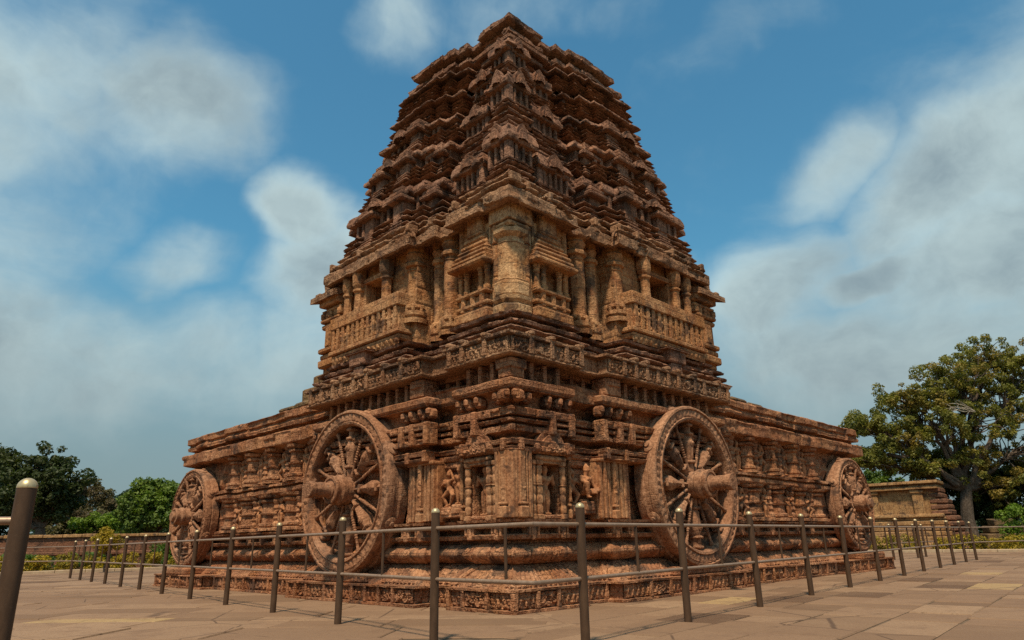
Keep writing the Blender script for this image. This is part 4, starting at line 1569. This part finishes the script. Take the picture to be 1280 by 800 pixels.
# ---- small pavilions stacked up the corner and beside it
def pavilion(u0, v0, w, dpt, z0, zw0, zw1, zt, name="roof_pavilion", n=4, lu=0):
    """square pavilion with moulded base, pillared wall and curved hood; near corner at (u0, v0)"""
    mb = MB()
    wu, wv = w, dpt
    plan = [(u0, v0), (u0 + wu, v0), (u0 + wu, v0 + wv), (u0, v0 + wv)]
    hb = (zw0 - z0)
    k_ = 4
    prof = []
    for k in range(k_):
        z = z0 + hb * k / k_
        h_ = hb / k_
        o = .10 - .03 * k
        prof += [(o - .08, z), (o - .07, z + h_ * .25), (o + .02, z + h_ * .35), (o + .05, z + h_ * .55), (o + .02, z + h_ * .75), (o - .08, z + h_ * .88)]
    prof += [(.06, zw0 - .03), (.07, zw0), (-.05, zw0 + .01), (-.05, zw1 - .01)]
    hh = zt - zw1
    prof += [(.0, zw1), (.085, zw1 + .02), (.105, zw1 + .05), (.105, zw1 + hh * .25), (.085, zw1 + hh * .45), (.03, zw1 + hh * .62), (-.05, zw1 + hh * .72), (-.02, zw1 + hh * .8), (-.02, zw1 + hh * .86), (-.1, zw1 + hh * .88), (-.06, zw1 + hh * .93), (-.14, zt), (-min(w, dpt) * .49, zt + .04)]
    sweep(mb, plan, prof, ds=.03, dp=.03, carve=carve_roof, block=.012, blen=.25, bh=.12, back=99)
    pil = max(3, int(w / .16))
    for k in range(pil + 1):
        s_ = u0 + wu * k / pil
        a = chamfer_verts((s_ - .035, v0 - .02, zw0), (s_ + .035, v0 + .1, zw1 + .02), .012)
        mb.add(MP(a[:, 0], a[:, 1], a[:, 2]), _bf4, _bf3)
    pil = max(3, int(dpt / .16))
    for k in range(pil + 1):
        s_ = v0 + wv * k / pil
        a = chamfer_verts((u0 - .02, s_ - .035, zw0), (u0 + .1, s_ + .035, zw1 + .02), .012)
        mb.add(MP(a[:, 0], a[:, 1], a[:, 2]), _bf4, _bf3)
    for fc in 'LR':
        f0 = (u0, v0, wu) if fc == 'R' else (v0, u0, wv)
        gable(mb, fc, f0[0] + f0[2] / 2, -f0[1] + .08, zw1 + .08, min(.5, f0[2] * .62), hh * .62, .1)
    return mb.build(name, M_roof, temple, noise=((.009, 2.5), (.007, 12.)), seed=int(u0 * 7 + zt))


# corner stack
pavilion(.84, .84, .56, .56, 7.55, 8.14, 8.54, 9.14)
pavilion(1.12, 1.12, .50, .50, 9.02, 9.78, 10.14, 10.72)
pavilion(1.42, 1.42, .44, .44, 10.6, 11.08, 11.36, 11.9)
# flank stacks on both faces
for q, (s_, d_, w_, z0, zw0, zw1, zt) in enumerate(((1.68, .92, .80, 7.5, 7.96, 8.34, 8.86), (1.88, 1.24, .68, 8.84, 9.48, 9.80, 10.34), (2.10, 1.56, .56, 10.3, 10.76, 11.0, 11.56))):
    pavilion(s_, d_, w_, w_, z0, zw0, zw1, zt)
    pavilion(d_, s_, w_, w_, z0, zw0, zw1, zt)
# isolated pillar blocks in the recess beside them
for (s_, d_, z0, z1) in ((2.80, 1.35, 7.6, 8.5), (2.86, 1.65, 9.0, 9.8), (4.3, .70, 7.7, 8.55), (5.5, .70, 7.7, 8.55), (4.5, .94, 9.1, 9.72), (5.5, .94, 9.1, 9.72), (3.5, 1.02, 7.7, 8.45), (4.5, 1.22, 10.15, 10.7), (3.7, 1.3, 9.1, 9.7)):
    for fc in 'LR':
        mb = MB()
        for k in range(3):
            fbox(mb, fc, s_ - .25 + k * .02, s_ + .25 - k * .02, -d_ - .7, -d_ + .1 - k * .03, z0 + k * .09, z0 + k * .09 + .065, .02)
        fbox(mb, fc, s_ - .18, s_ + .18, -d_ - .7, -d_, z0 + .2, z1 - .1, .015)
        for k in range(3):
            fbox(mb, fc, s_ - .30 + k * .06, s_ + .30 - k * .06, -d_ - .7, -d_ + .14 - k * .05, z1 - .1 + k * .13, z1 + .02 + k * .13, .03)
        mb.build("roof_pillar", M_roof, temple, noise=((.016, 3.), (.008, 12.)))

# ---- top slab: two projecting cornices
mb = MB()
d_ = 1.95
ph = [(d_, -d_), (d_ + 1.0, -d_), (d_ + 1.0, -d_ - .42), (d_ + 1.16, -d_ - .42)]
x, e = d_ + 1.16, -d_ - .42
for k in range(4):
    e += (.26, .18, .11, .05)[k]
    ph.append((x, e)); x += (.32, .36, .42, 1.15)[k]
    ph.append((x, e))
ph += [(x, -d_ - .12), (5.95, -d_ - .12)]
sweep(mb, tower_plan(ph, 5.95), [(-.42, 12.2), (-.42, 12.36), (-.40, 12.5), (-.05, 12.54), (.0, 12.57), (.0, 12.70), (-.06, 12.73), (-.14, 12.76), (-.14, 12.84), (.02, 12.88), (.06, 12.91), (.06, 13.05), (.02, 13.08), (-.06, 13.12), (-.4, 13.16)],
      ds=.035, dp=.03, carve=carve_roof, block=.02, blen=.5, bh=.2, back=5.)
for z_, e_, l_ in ((12.40, .02, 1.22), (12.18, -.06, 1.12)):
    for fc in 'LR':
        fbox(mb, fc, d_ + e_ * -1, d_ + l_, -d_ - 1.0, -d_ + e_, z_, z_ + .15, .03)
ubox(mb, 2.6, 5.3, 2.6, 5.3, 12.2, 13.15, .03)
ubox(mb, 2.2, 2.7, 2.2, 2.7, 12.2, 13.15, .03)
mb.build("crowning_cornice", M_roof, temple, noise=((.016, 2.5), (.008, 10.)))

# ------------------------------------------------------------------ GROUND, PAVING, GARDEN
mb = MB()
g = 1500.
mb.add([(-g, -g, -.02), (g, -g, -.02), (g, g, -.02), (-g, g, -.02)], [(0, 1, 2, 3)])
tag(mb.build("ground", M_grass, None, noise=None), kind='structure')


def paving(name, ang, poly_test, x0, x1, y0, y1, seed, row=(.55, .8), ln=(.8, 1.9), rough=.05):
    r = np.random.default_rng(seed)
    ca, sa = math.cos(ang), math.sin(ang)
    verts, quads, tint = [], [], []
    y = y0
    n = 0
    while y < y1:
        h = r.uniform(*row)
        x = x0 + r.uniform(0, 1)
        while x < x1:
            w = r.uniform(*ln)
            cx, cy = x + w / 2, y + h / 2
            wx, wy = cx * ca - cy * sa, cx * sa + cy * ca
            if poly_test(wx, wy):
                g_ = r.uniform(.006, .016)
                zt = r.uniform(-.006, .006)
                t1, t2 = r.uniform(-.005, .005, 2)
                ins = .012
                def P(px, py, z):
                    return (px * ca - py * sa, px * sa + py * ca, z)
                j = r.uniform(-.012, .012, 4)
                a, b, c_, d_ = x + g_ + j[0], x + w - g_ + j[1], y + g_ + j[2], y + h - g_ + j[3]
                verts += [P(a, c_, -.012), P(b, c_, -.012), P(b, d_, -.012), P(a, d_, -.012),
                          P(a + ins, c_ + ins, zt), P(b - ins, c_ + ins, zt + t1), P(b - ins, d_ - ins, zt + t1 + t2), P(a + ins, d_ - ins, zt + t2)]
                quads += [(n + 4, n + 5, n + 6, n + 7), (n, n + 1, n + 5, n + 4), (n + 1, n + 2, n + 6, n + 5), (n + 2, n + 3, n + 7, n + 6), (n + 3, n, n + 4, n + 7)]
                tv = float(np.clip(r.beta(2.2, 2.2), 0, 1)) if r.random() > rough else r.choice([.03, .99, .06])
                tint += [tv] * 5
                n += 8
            x += w
        y += h
    mb = MB()
    mb.add(verts, quads)
    return tag(mb.build(name, M_pave, None, noise=None, tint=tint, flat=True), kind='structure')


def on_right(x, y):
    # edge of the paving on the right-hand side (runs roughly across the view)
    return x > -.2 and y < 40.5 - .83 * (x - 20.7) and y < 46 and x < 46 and y > -6


def on_left(x, y):
    return x <= -.2 and y < 38.6 + .62 * (x + 16.) and x > -36 and y > -6


paving("paving", R(50.5), on_right, -10, 70, -45, 45, 5, (.42, .95), (.55, 1.6))
paving("paving", R(-6), on_left, -45, 5, -12, 50, 6, (.5, 1.25), (.9, 2.8))
mb = MB()
mb.add([(-40, -7, -.016), (50, -7, -.016), (50, 50, -.016), (-40, 50, -.016)], [(0, 1, 2, 3)])
tag(mb.build("paving_bed", M_soil, None, noise=None), kind='structure')


def strip(name, p0, p1, w, h, mat, n=40):
    p0 = Vector(p0); p1 = Vector(p1)
    d = (p1 - p0)
    M = Matrix.Translation((p0.x, p0.y, 0)) @ Matrix.Rotation(math.atan2(d.y, d.x), 4, 'Z')
    mb = MB()
    L = d.length
    k = int(L / 1.2)
    for i in range(k):
        wbox(mb, (L * i / k + .006, -w / 2, -.1), (L * (i + 1) / k - .006, w / 2, h + random.uniform(-.008, .008)), .02, M)
    return mb.build(name, mat, None, noise=((.008, 3.),))


tag(strip("kerb", (-36., 26.3), (-14.6, 39.5), .28, .13, M_kerb), kind='structure')
tag(strip("kerb", (14.2, 46.2), (38., 26.3), .28, .13, M_kerb), kind='structure')

# ------------------------------------------------------------------ RAILINGS
PH = 1.378
POST_R = .047


def tube_pts(mb, pts, r, n=10):
    pts = [Vector(p) for p in pts]
    rows = []
    for i, p in enumerate(pts):
        a = pts[max(0, i - 1)]; b = pts[min(len(pts) - 1, i + 1)]
        t_ = (b - a).normalized()
        e = t_.cross(Vector((0, 0, 1)))
        if e.length < 1e-4:
            e = Vector((1, 0, 0))
        e.normalize()
        f_ = e.cross(t_)
        rows.append([p + (e * math.cos(k / n * 2 * math.pi) + f_ * math.sin(k / n * 2 * math.pi)) * r for k in range(n)])
    P = np.array([[tuple(q) for q in row] for row in rows])
    mb.grid(P, True)
    for row in (P[0], P[-1]):
        mb.add(np.concatenate([row, row.mean(0)[None]]), None, [(i, (i + 1) % n, n) for i in range(n)])


def post_mesh():
    mb = MB()
    lathe(mb, [(POST_R, -.02), (POST_R, .02), (POST_R, PH - .052)], 20)
    o = mb.build("post", M_post, None, noise=None, smooth=True, link=False)
    mb = MB()
    pr = [(POST_R + .001, PH - .056)] + [((POST_R + .002) * math.cos(R(k * 15)), PH - .052 + .05 * math.sin(R(k * 15))) for k in range(0, 6)] + [(.002, PH - .002)]
    lathe(mb, pr, 20)
    c = mb.build("cap", M_cap, None, noise=None, smooth=True, link=False)
    return o.data, c.data


POST_ME, CAP_ME = post_mesh()


def railing(name, label, group, path, posts, rail_z=(1.156, .627), bal=True, post_s=1.0):
    base = path[0]
    root = empty(name, (base[0], base[1], 0), label, "railing", group)
    def loc(p, z=0):
        return (p[0] - base[0], p[1] - base[1], z)
    for p in posts:
        o = bpy.data.objects.new("post", POST_ME)
        COL.objects.link(o)
        o.parent = root
        o.location = loc(p)
        lean = random.uniform(-.006, .006)
        o.rotation_euler = (lean, random.uniform(-.006, .006), random.uniform(0, 3))
        c = bpy.data.objects.new("cap", CAP_ME)
        COL.objects.link(c)
        c.parent = o
    for z in rail_z:
        mb = MB()
        tube_pts(mb, [loc(p, z) for p in path], .021, 12)
        mb.build("rail", M_rail, root, noise=None, smooth=True)
    if bal:
        for a, b in zip(posts[:-1], posts[1:]):
            m_ = ((a[0] + b[0]) / 2, (a[1] + b[1]) / 2)
            mb = MB()
            tube_pts(mb, [loc(m_, rail_z[1] - .004), loc(m_, rail_z[0])], .017, 8)
            mb.build("baluster", M_post, root, noise=None, smooth=True)
    return root


Ls = [(-2.41 - 1.478 * (k - 1), 9.97 + 1.815 * (k - 1)) for k in range(0, 12)]
Ls[0] = (-.90, 7.98)
Rs = [(2.11 + 1.497 * (k - 1), 9.31 + 1.79 * (k - 1)) for k in range(0, 12)]
Rs[0] = (.66, 7.46)
CORN = (.16, 6.86)
posts = Ls[::-1] + Rs
path = [(-24.5, 30.6)] + Ls[::-1] + [CORN] + Rs + [(24.6, 30.9), (33., 35.5)]
railing("metal_railing", "long brown metal railing with two rails that bends round the temple's front corner", None, path, posts)
railing("metal_railing", "near railing with one thick bronze post standing closest at the left edge", None,
        [(-2.596, 3.758), (-4.1, 3.2), (-6.0, 2.5)], [(-2.596, 3.758), (-4.7, 2.98)])
railing("metal_railing", "short distant railing between the temple's right end and the stone terrace", None,
        [(14.9, 28.95), (15.62, 29.66), (16.83, 30.67), (17.9, 31.97), (19.0, 33.1)], [(14.95, 29.0), (15.62, 29.66), (16.83, 30.67), (17.9, 31.97)], bal=False)

# ------------------------------------------------------------------ GARDEN WALLS AND TERRACE
def local_frame(p0, p1):
    d = Vector(p1) - Vector(p0)
    return Matrix.Translation((p0[0], p0[1], 0)) @ Matrix.Rotation(math.atan2(d.y, d.x), 4, 'Z'), d.length


# stone terrace on the right
tr = empty("stone_terrace", (27.3, 45.0, 0), "low ochre stone terrace with pilasters and battered end behind the right railing", "terrace")
dirv = Vector((-3.0, 2.5, 0)).normalized()
ANG = math.atan2(dirv.y, dirv.x)
tr.scale = (1.27, 1.27, 1.27)
TM = Matrix.Rotation(ANG, 4, 'Z')            # X along the front face away from the near corner, +Y = towards the viewer's left
sgn = 1
# +Y in this frame points to the camera side
def tbox(mb, x0, x1, y0, y1, z0, z1, c=.03):
    wbox(mb, (x0, y0, z0), (x1, y1, z1), c, TM)


mb = MB()
LT = 9.0
tbox(mb, .55, LT, -1.3, 0, 0, 2.9)
mb.build("panel_wall", M_terr, tr, noise=((.03, 1.2), (.01, 6.)))
mb = MB()
for k, (y, z0, z1) in enumerate(((.75, 0, .3), (.62, .33, .6), (.5, .63, .86), (.40, .9, 1.12), (.30, 1.16, 1.36), (.22, 1.40, 1.52), (.34, 1.53, 1.66))):
    tbox(mb, .0 + k * .05, LT, -1.4, y, z0, z1)
    tbox(mb, .3, LT, -1.4, y - .12, z0 - .05, z1 + .05)
mb.build("base_moulding", M_terr, tr, noise=((.02, 1.6), (.012, 7.)))
mb = MB()
tbox(mb, .35, LT, -1.5, .28, 2.88, 3.04)
tbox(mb, .42, LT, -1.5, .16, 3.04, 3.14)
tbox(mb, .3, LT, -1.5, .38, 3.14, 3.30)
mb.build("cornice", M_terr, tr, noise=((.025, 1.6), (.012, 7.)))
for k in range(5):
    mb = MB()
    x = 1.1 + k * 2.1
    tbox(mb, x, x + .5, -.5, .14, 1.66, 2.9)
    tbox(mb, x - .06, x + .56, -.5, .2, 2.7, 2.88)
    mb.build("pilaster", M_terr, tr, noise=((.02, 1.6), (.012, 7.)))
mb = MB()
for k in range(11):
    z = .0 + k * .27
    tbox(mb, -.55 + k * .085 + random.uniform(-.06, .06), .9, -1.55, .05, z, z + .25, .06)
mb.build("battered_end", M_brick, tr, noise=((.04, 1.6), (.02, 6.)))

bw = empty("brick_wall", (-33., 40., 0), "long low weathered brick wall behind the yellow hedge on the left", "wall")
mb = MB()
WM, WL = local_frame((0, 0), (16.2, 2.6))
wbox(mb, (0, 0, 0), (WL, .5, 1.72), .03, WM)
wbox(mb, (0, -.12, .75), (WL, .4, .95), .03, WM)
mb.build("wall_body", M_brick, bw, noise=((.03, 1.2), (.012, 6.)))
mb = MB()
k = 16
for i in range(k):
    wbox(mb, (WL * i / k + .01, -.12, 1.72), (WL * (i + 1) / k - .01, .62, 1.90 + random.uniform(-.02, .02)), .03, WM)
mb.build("coping", M_terr, bw, noise=((.02, 1.4),))

sp = empty("stone_stack", (31.3, 46.5, 0), "dark heap of squared stones under the big tree on the right", "stones")
for k in range(7):
    mb = MB()
    z = [0, 0, .45, .45, .9, .9, 1.32][k]
    x = [-.9, .35, -.7, .4, -.5, .45, -.1][k]
    M = Matrix.Translation((x, 0, z)) @ Matrix.Rotation(random.uniform(-.2, .2), 4, 'Z')
    wbox(mb, (-.6, -.5, 0), (.6, .5, .43), .06, M)
    mb.build("stone_block", M_moss, sp, noise=((.05, 1.5), (.02, 6.)), seed=k)


# ------------------------------------------------------------------ TREES AND HEDGES
def leaf_cloud(centres, radii, n, size, r, flat=.75, up=.35):
    """n leaf quads scattered in blobs (centre, radius); clumped, denser towards the skin"""
    centres = np.array(centres); radii = np.array(radii)
    pw = radii ** 2
    ci = r.choice(len(centres), n, p=pw / pw.sum())
    d = r.normal(size=(n, 3))
    d /= np.linalg.norm(d, axis=1)[:, None]
    rad = radii[ci] * r.uniform(.25, 1.0, n) ** .5
    p = centres[ci] + d * rad[:, None] * np.array([1, 1, flat])
    nrm = d * .6 + r.normal(size=(n, 3)) * .6 + np.array([0, 0, up])
    nrm /= np.linalg.norm(nrm, axis=1)[:, None]
    t1 = np.cross(nrm, r.normal(size=(n, 3)))
    t1 /= np.linalg.norm(t1, axis=1)[:, None]
    t2 = np.cross(nrm, t1)
    s_ = size * r.uniform(.6, 1.4, n)[:, None]
    V = np.stack([p - t1 * s_, p + t2 * s_ * .5, p + t1 * s_, p - t2 * s_ * .5], 1)
    return V.reshape(-1, 3), np.arange(n * 4).reshape(-1, 4)


def limb(mb, p0, p1, r0, r1, r, n=7, bend=.12, k=6):
    p0 = Vector(p0); p1 = Vector(p1)
    L = (p1 - p0).length
    off = Vector(r.normal(size=3)) * L * bend
    rows = []
    for i in range(k + 1):
        t_ = i / k
        c = p0.lerp(p1, t_) + off * math.sin(math.pi * t_) * .6 + Vector(r.normal(size=3)) * L * .012
        dirn = (p1 - p0).normalized()
        e = dirn.cross(Vector((.3, .9, .2))).normalized()
        f_ = e.cross(dirn)
        rad = r0 + (r1 - r0) * t_
        rows.append([tuple(c + (e * math.cos(q / n * 6.2832) + f_ * math.sin(q / n * 6.2832)) * rad) for q in range(n)])
    mb.grid(np.array(rows), True)
    return p0.lerp(p1, .6) + off * math.sin(math.pi * .6) * .6


def tree(name, label, loc, blobs, leaf, nleaf, size, trunk_r, seed, sub=26, group=None, clump=.55, fork=.35, flat=.8, trunk_mat=None, bare=0):
    """blobs: list of (x, y, z, rx, rz) crown masses relative to the base; each is filled with small leaf clumps"""
    r = np.random.default_rng(seed)
    root = empty(name, loc, label, "tree", group)
    mb = MB()
    cs, rs = [], []
    top = max(b[2] for b in blobs)
    fk = Vector((r.uniform(-.2, .2), r.uniform(-.2, .2), top * fork))
    limb(mb, (0, 0, -.2), fk, trunk_r, trunk_r * .75, r, 9, .05)
    for (x, y, z, rx, rz) in blobs:
        c = Vector((x, y, z))
        limb(mb, fk, c, trunk_r * .5, trunk_r * .16, r, 7, .1, 8)
        for k in range(sub):
            d = r.normal(size=3)
            d /= np.linalg.norm(d)
            q = r.uniform(.4, 1.0) if r.random() > .18 else r.uniform(1.0, 1.35)
            p = np.array([x, y, z]) + d * np.array([rx, rx, rz]) * q
            cs.append(p)
            rs.append(clump * r.uniform(.55, 1.25))
            if k % 2 == 0:
                limb(mb, c.lerp(fk, r.uniform(0, .4)), p, trunk_r * .13, trunk_r * .03, r, 5, .1, 4)
    mb.build("trunk", trunk_mat or M_bark, root, noise=None, smooth=True)
    V, q = leaf_cloud(cs, rs, nleaf, size, r, flat)
    mb = MB()
    mb.add(V, q)
    mb.build("crown", leaf, root, noise=None, flat=True)
    if bare:
        mb = MB()
        for b in range(bare):
            p0 = Vector(blobs[0][:3]) + Vector(bare_off)
            for k in range(7):
                e = p0 + Vector((-r.uniform(.6, 1.9), r.uniform(-.4, .1), r.uniform(-.5, .9)))
                m_ = limb(mb, p0, e, .035, .012, r, 5, .15, 5)
                for j in range(3):
                    limb(mb, m_, m_ + Vector((-r.uniform(.1, .6), r.uniform(-.2, .2), r.uniform(-.3, .4))), .014, .005, r, 4, .1, 3)
        mb.build("bare_branch", M_pbark, root, noise=None)
    return root


bare_off = (0, 0, 0)
# big tree on the right
bigblobs = [(1.6, .3, 9.0, 1.7, 1.2), (-.3, .0, 8.4, 1.5, 1.1), (-2.0, .2, 7.6, 1.4, .9), (-4.3, .3, 6.4, 1.1, .7), (-3.1, -.2, 5.5, 1.4, .9), (-1.2, -.4, 6.2, 1.6, 1.1), (1.2, -.3, 6.6, 1.8, 1.3),
            (3.6, .3, 7.6, 2.0, 1.5), (3.4, 0, 5.0, 2.0, 1.4), (-2.3, .3, 4.2, 1.5, .9), (.2, .5, 4.4, 1.7, 1.2), (2.2, .8, 3.0, 1.9, 1.2), (-4.6, .3, 4.6, .9, .6), (3.5, 1.2, 10.2, 1.7, 1.1), (5.5, .5, 3.2, 2.0, 1.6), (4.5, 0, 9.0, 1.6, 1.2)]
bare_off = (-2.0, -3.0, -3.1)
tree("broad_tree", "tall spreading olive-green tree with bare twigs towering behind the terrace on the right", (30.4, 48.1, 0), [tuple(1.3 * q for q in b) for b in bigblobs], L_olive, 110000, .085, .45, 21, sub=62, clump=.38, fork=.28, bare=1)
bare_off = (0, 0, 0)
tree("leafy_tree", "smaller light green tree peeping between the temple's right end and the big tree", (30.2, 59., 0), [(0, 0, 5.2, 1.4, 1.0), (-.8, 0, 4.2, 1.3, .9), (1, 0, 4.3, 1.4, 1.0), (.2, 0, 3.2, 1.5, .8)], L_bright, 9000, .12, .16, 22, sub=30, clump=.4)
tree("leafy_tree", "dark-leaved tree added at the far right edge as shade beneath the big crown", (34.6, 51.5, 0), [(-3.2, -.4, 4.6, 2.2, 1.5), (.8, -.6, 5.2, 2.4, 1.6), (-1.2, -.8, 3.0, 2.4, 1.4), (0, 0, 4.2, 2.2, 1.7), (-2., 0, 3.2, 2.0, 1.5), (2, 0, 3.5, 2.2, 1.8), (-.6, -.4, 1.8, 2.4, 1.2), (-3.4, .6, 1.8, 1.4, 1.2)], L_dark, 36000, .12, .25, 23, sub=36, clump=.55)  # added tree; its dark leaf colour stands in for shade under the big crown
# left trees
tree("broad_tree", "large dark green tree behind the thick foreground post", (-33.2, 50, 0), [(-.2, 0, 6.9, 1.5, 1.1), (-1.9, 0, 6.3, 1.6, 1.3), (1.0, -.3, 5.7, 1.5, 1.1), (-3.6, 0, 5.6, 1.7, 1.5), (-.6, -.5, 4.9, 1.9, 1.2), (-2.6, -.4, 4.2, 2.0, 1.2), (.9, 0, 4.0, 1.3, .9), (-5, 0, 4.4, 1.9, 1.5), (-4.2, 0, 7.4, 1.4, 1.0)], L_dark, 34000, .125, .4, 31, sub=38, clump=.5)
tree("airy_tree", "thin brownish tree with airy crown right of the dark tree", (-37.0, 62, 0), [(-.6, 0, 6.4, 1.3, .8), (.6, 0, 5.7, 1.2, .7), (-1.4, 0, 5.3, 1.1, .7), (0, 0, 4.6, 1.6, .8), (1.6, 0, 4.6, .9, .5)], L_brown, 9500, .10, .22, 32, sub=34, clump=.36)
tree("leafy_tree", "dull green tree growing under the airy brownish tree", (-35.2, 58, 0), [(0, 0, 3.6, 1.5, .9), (-2, 0, 3.1, 1.5, 1.0), (1.4, 0, 3.0, 1.3, .9), (-.3, 0, 2.2, 2.0, .9)], L_brown, 13000, .11, .2, 38, sub=30, clump=.5)
tree("conifer_tree", "dark pointed evergreen between the airy tree and the bright green tree", (-39.3, 70, 0), [(.6, 0, 5.7, .5, .8), (.3, 0, 4.7, 1.0, .9), (.2, 0, 3.7, 1.5, .9), (.2, 0, 2.6, 2.0, .9), (2.2, 0, 3.4, 1.0, .9)], L_conif, 12000, .12, .2, 33, sub=28, clump=.42)
tree("leafy_tree", "bright fresh green tree beside the temple's left end", (-24.3, 48, 0), [(-.6, 0, 4.9, 1.0, .7), (.8, 0, 4.7, 1.0, .6), (-1.5, 0, 4.0, 1.1, .8), (.2, -.2, 3.8, 1.3, .8), (1.7, 0, 4.1, 1.1, .8), (-.9, 0, 2.9, 1.4, .8), (1.0, 0, 2.9, 1.4, .8), (2.6, 0, 3.2, 1.1, 1.0)], L_bright, 21000, .11, .2, 34, sub=34, clump=.4)
tree("spreading_tree", "low flat-topped lime green tree above the brick wall", (-32.2, 55, 0), [(-.8, 0, 3.1, 1.0, .4), (.4, 0, 3.25, 1.1, .4), (1.5, 0, 3.0, .9, .4), (0, 0, 2.8, 1.6, .4)], L_lime, 8000, .09, .14, 35, sub=30, clump=.32)
tree("leafy_tree", "dusky green tree low behind the brick wall's right end", (-29.2, 57, 0), [(0, 0, 2.8, 1.5, .9), (1.6, 0, 2.5, 1.4, .9), (-1.6, 0, 2.2, 1.4, .8), (3.2, 0, 2.6, 1.5, 1.0)], L_conif, 9000, .12, .16, 36, sub=26, clump=.5)
tree("young_tree", "small round yellow-green tree standing in front of the brick wall", (-19.4, 34.2, 0), [(0, 0, 1.75, .38, .35), (-.3, 0, 1.4, .4, .3), (.32, 0, 1.35, .42, .3), (0, 0, 1.1, .5, .3)], L_flower, 4200, .05, .05, 37, sub=16, clump=.2)
tree("leafy_tree", "dark bushy tree far left beyond the brick wall", (-43.5, 56, 0), [(0, 0, 5.0, 2.2, 1.6), (2.6, 0, 4.0, 2.2, 1.4), (-2, 0, 3.6, 2.2, 1.6), (1.2, 0, 2.4, 2.6, 1.3)], L_dark, 15000, .14, .3, 39, sub=30, clump=.6)


def hedge(name, label, p0, p1, w, h, leaf, n, size, seed, cat="hedge", lumpy=.5, kind=None):
    r = np.random.default_rng(seed)
    M, L = local_frame(p0, p1)
    root = empty(name, (p0[0], p0[1], 0), label, cat)
    mb = MB()
    # woody inside
    k = max(3, int(L * 1.4))
    for i in range(k):
        x = L * (i + .5) / k
        a = M.to_3x3() @ Vector((x, 0, 0))
        for j in range(3):
            limb(mb, a, a + Vector((r.uniform(-.35, .35), r.uniform(-.3, .3), h * r.uniform(.6, .95))), .02, .008, r, 4, .1, 3)
    mb.build("stems", M_bark, root, noise=None)
    cs, rs = [], []
    nb = max(6, int(L * 3))
    for i in range(nb):
        x = r.uniform(0, L)
        hh = h * (1 + lumpy * .35 * math.sin(x * 1.9 + seed) + r.uniform(-.2, .1) * lumpy)
        for z in (hh * .78, hh * .45, hh * .18):
            q = M.to_3x3() @ Vector((x, r.uniform(-w / 2, w / 2), z))
            cs.append(tuple(q)); rs.append(min(.5, h * .34) * r.uniform(.7, 1.15))
    V, q = leaf_cloud(cs, rs, n, size, r, .9, .5)
    V[:, 2] = np.maximum(V[:, 2], .01)
    mb = MB()
    mb.add(V, q)
    mb.build("foliage", leaf, root, noise=None, flat=True)
    return root


hedge("flowering_hedge", "long low yellow flowering hedge along the left paving edge", (-33., 29.6), (-16.0, 39.8), 1.6, .78, L_flower, 26000, .06, 41)
hedge("clipped_hedge", "clipped green hedge beside the temple's left wheel", (-20.6, 40.6), (-15.4, 42.6), 1.4, 1.35, L_hedge, 12000, .07, 42, lumpy=.1)
hedge("flowering_hedge", "yellow flowering hedge along the right paving edge before the terrace", (15.6, 46.6), (38., 28.), 1.6, .80, L_flower, 30000, .06, 43)
hedge("bush", "bright yellow-green bush at the far right before the big tree", (29.2, 43.6), (33.0, 42.6), 1.5, 2.1, L_lime, 9000, .07, 44, cat="bush", lumpy=.9)
hedge("clipped_hedge", "long dim green hedge in front of the left brick wall", (-33., 36.6), (-21.5, 38.9), 1.2, .85, L_hedge, 12000, .07, 45, lumpy=.4)

# far belt of trees round the garden
r = np.random.default_rng(77)
cs, rs = [], []
for k in range(420):
    a = r.uniform(-1.25, 1.25)
    dist = r.uniform(85, 100)
    x, y = math.sin(a) * dist, math.cos(a) * dist
    h_ = 3.2 + 1.6 * math.sin(a * 9) + r.uniform(-1.2, 1.2)
    for z in (h_, h_ * .55, h_ * .2):
        cs.append((x, y, z)); rs.append(r.uniform(1.0, 1.9))
V, q = leaf_cloud(cs, rs, 60000, .3, r, .9, .3)
V[:, 2] = np.maximum(V[:, 2], .02)
mb = MB()
mb.add(V, q)
tag(mb.build("distant_woods", L_conif, None, noise=None), "distant dull green belt of trees round the garden", "woods", None, 'stuff')
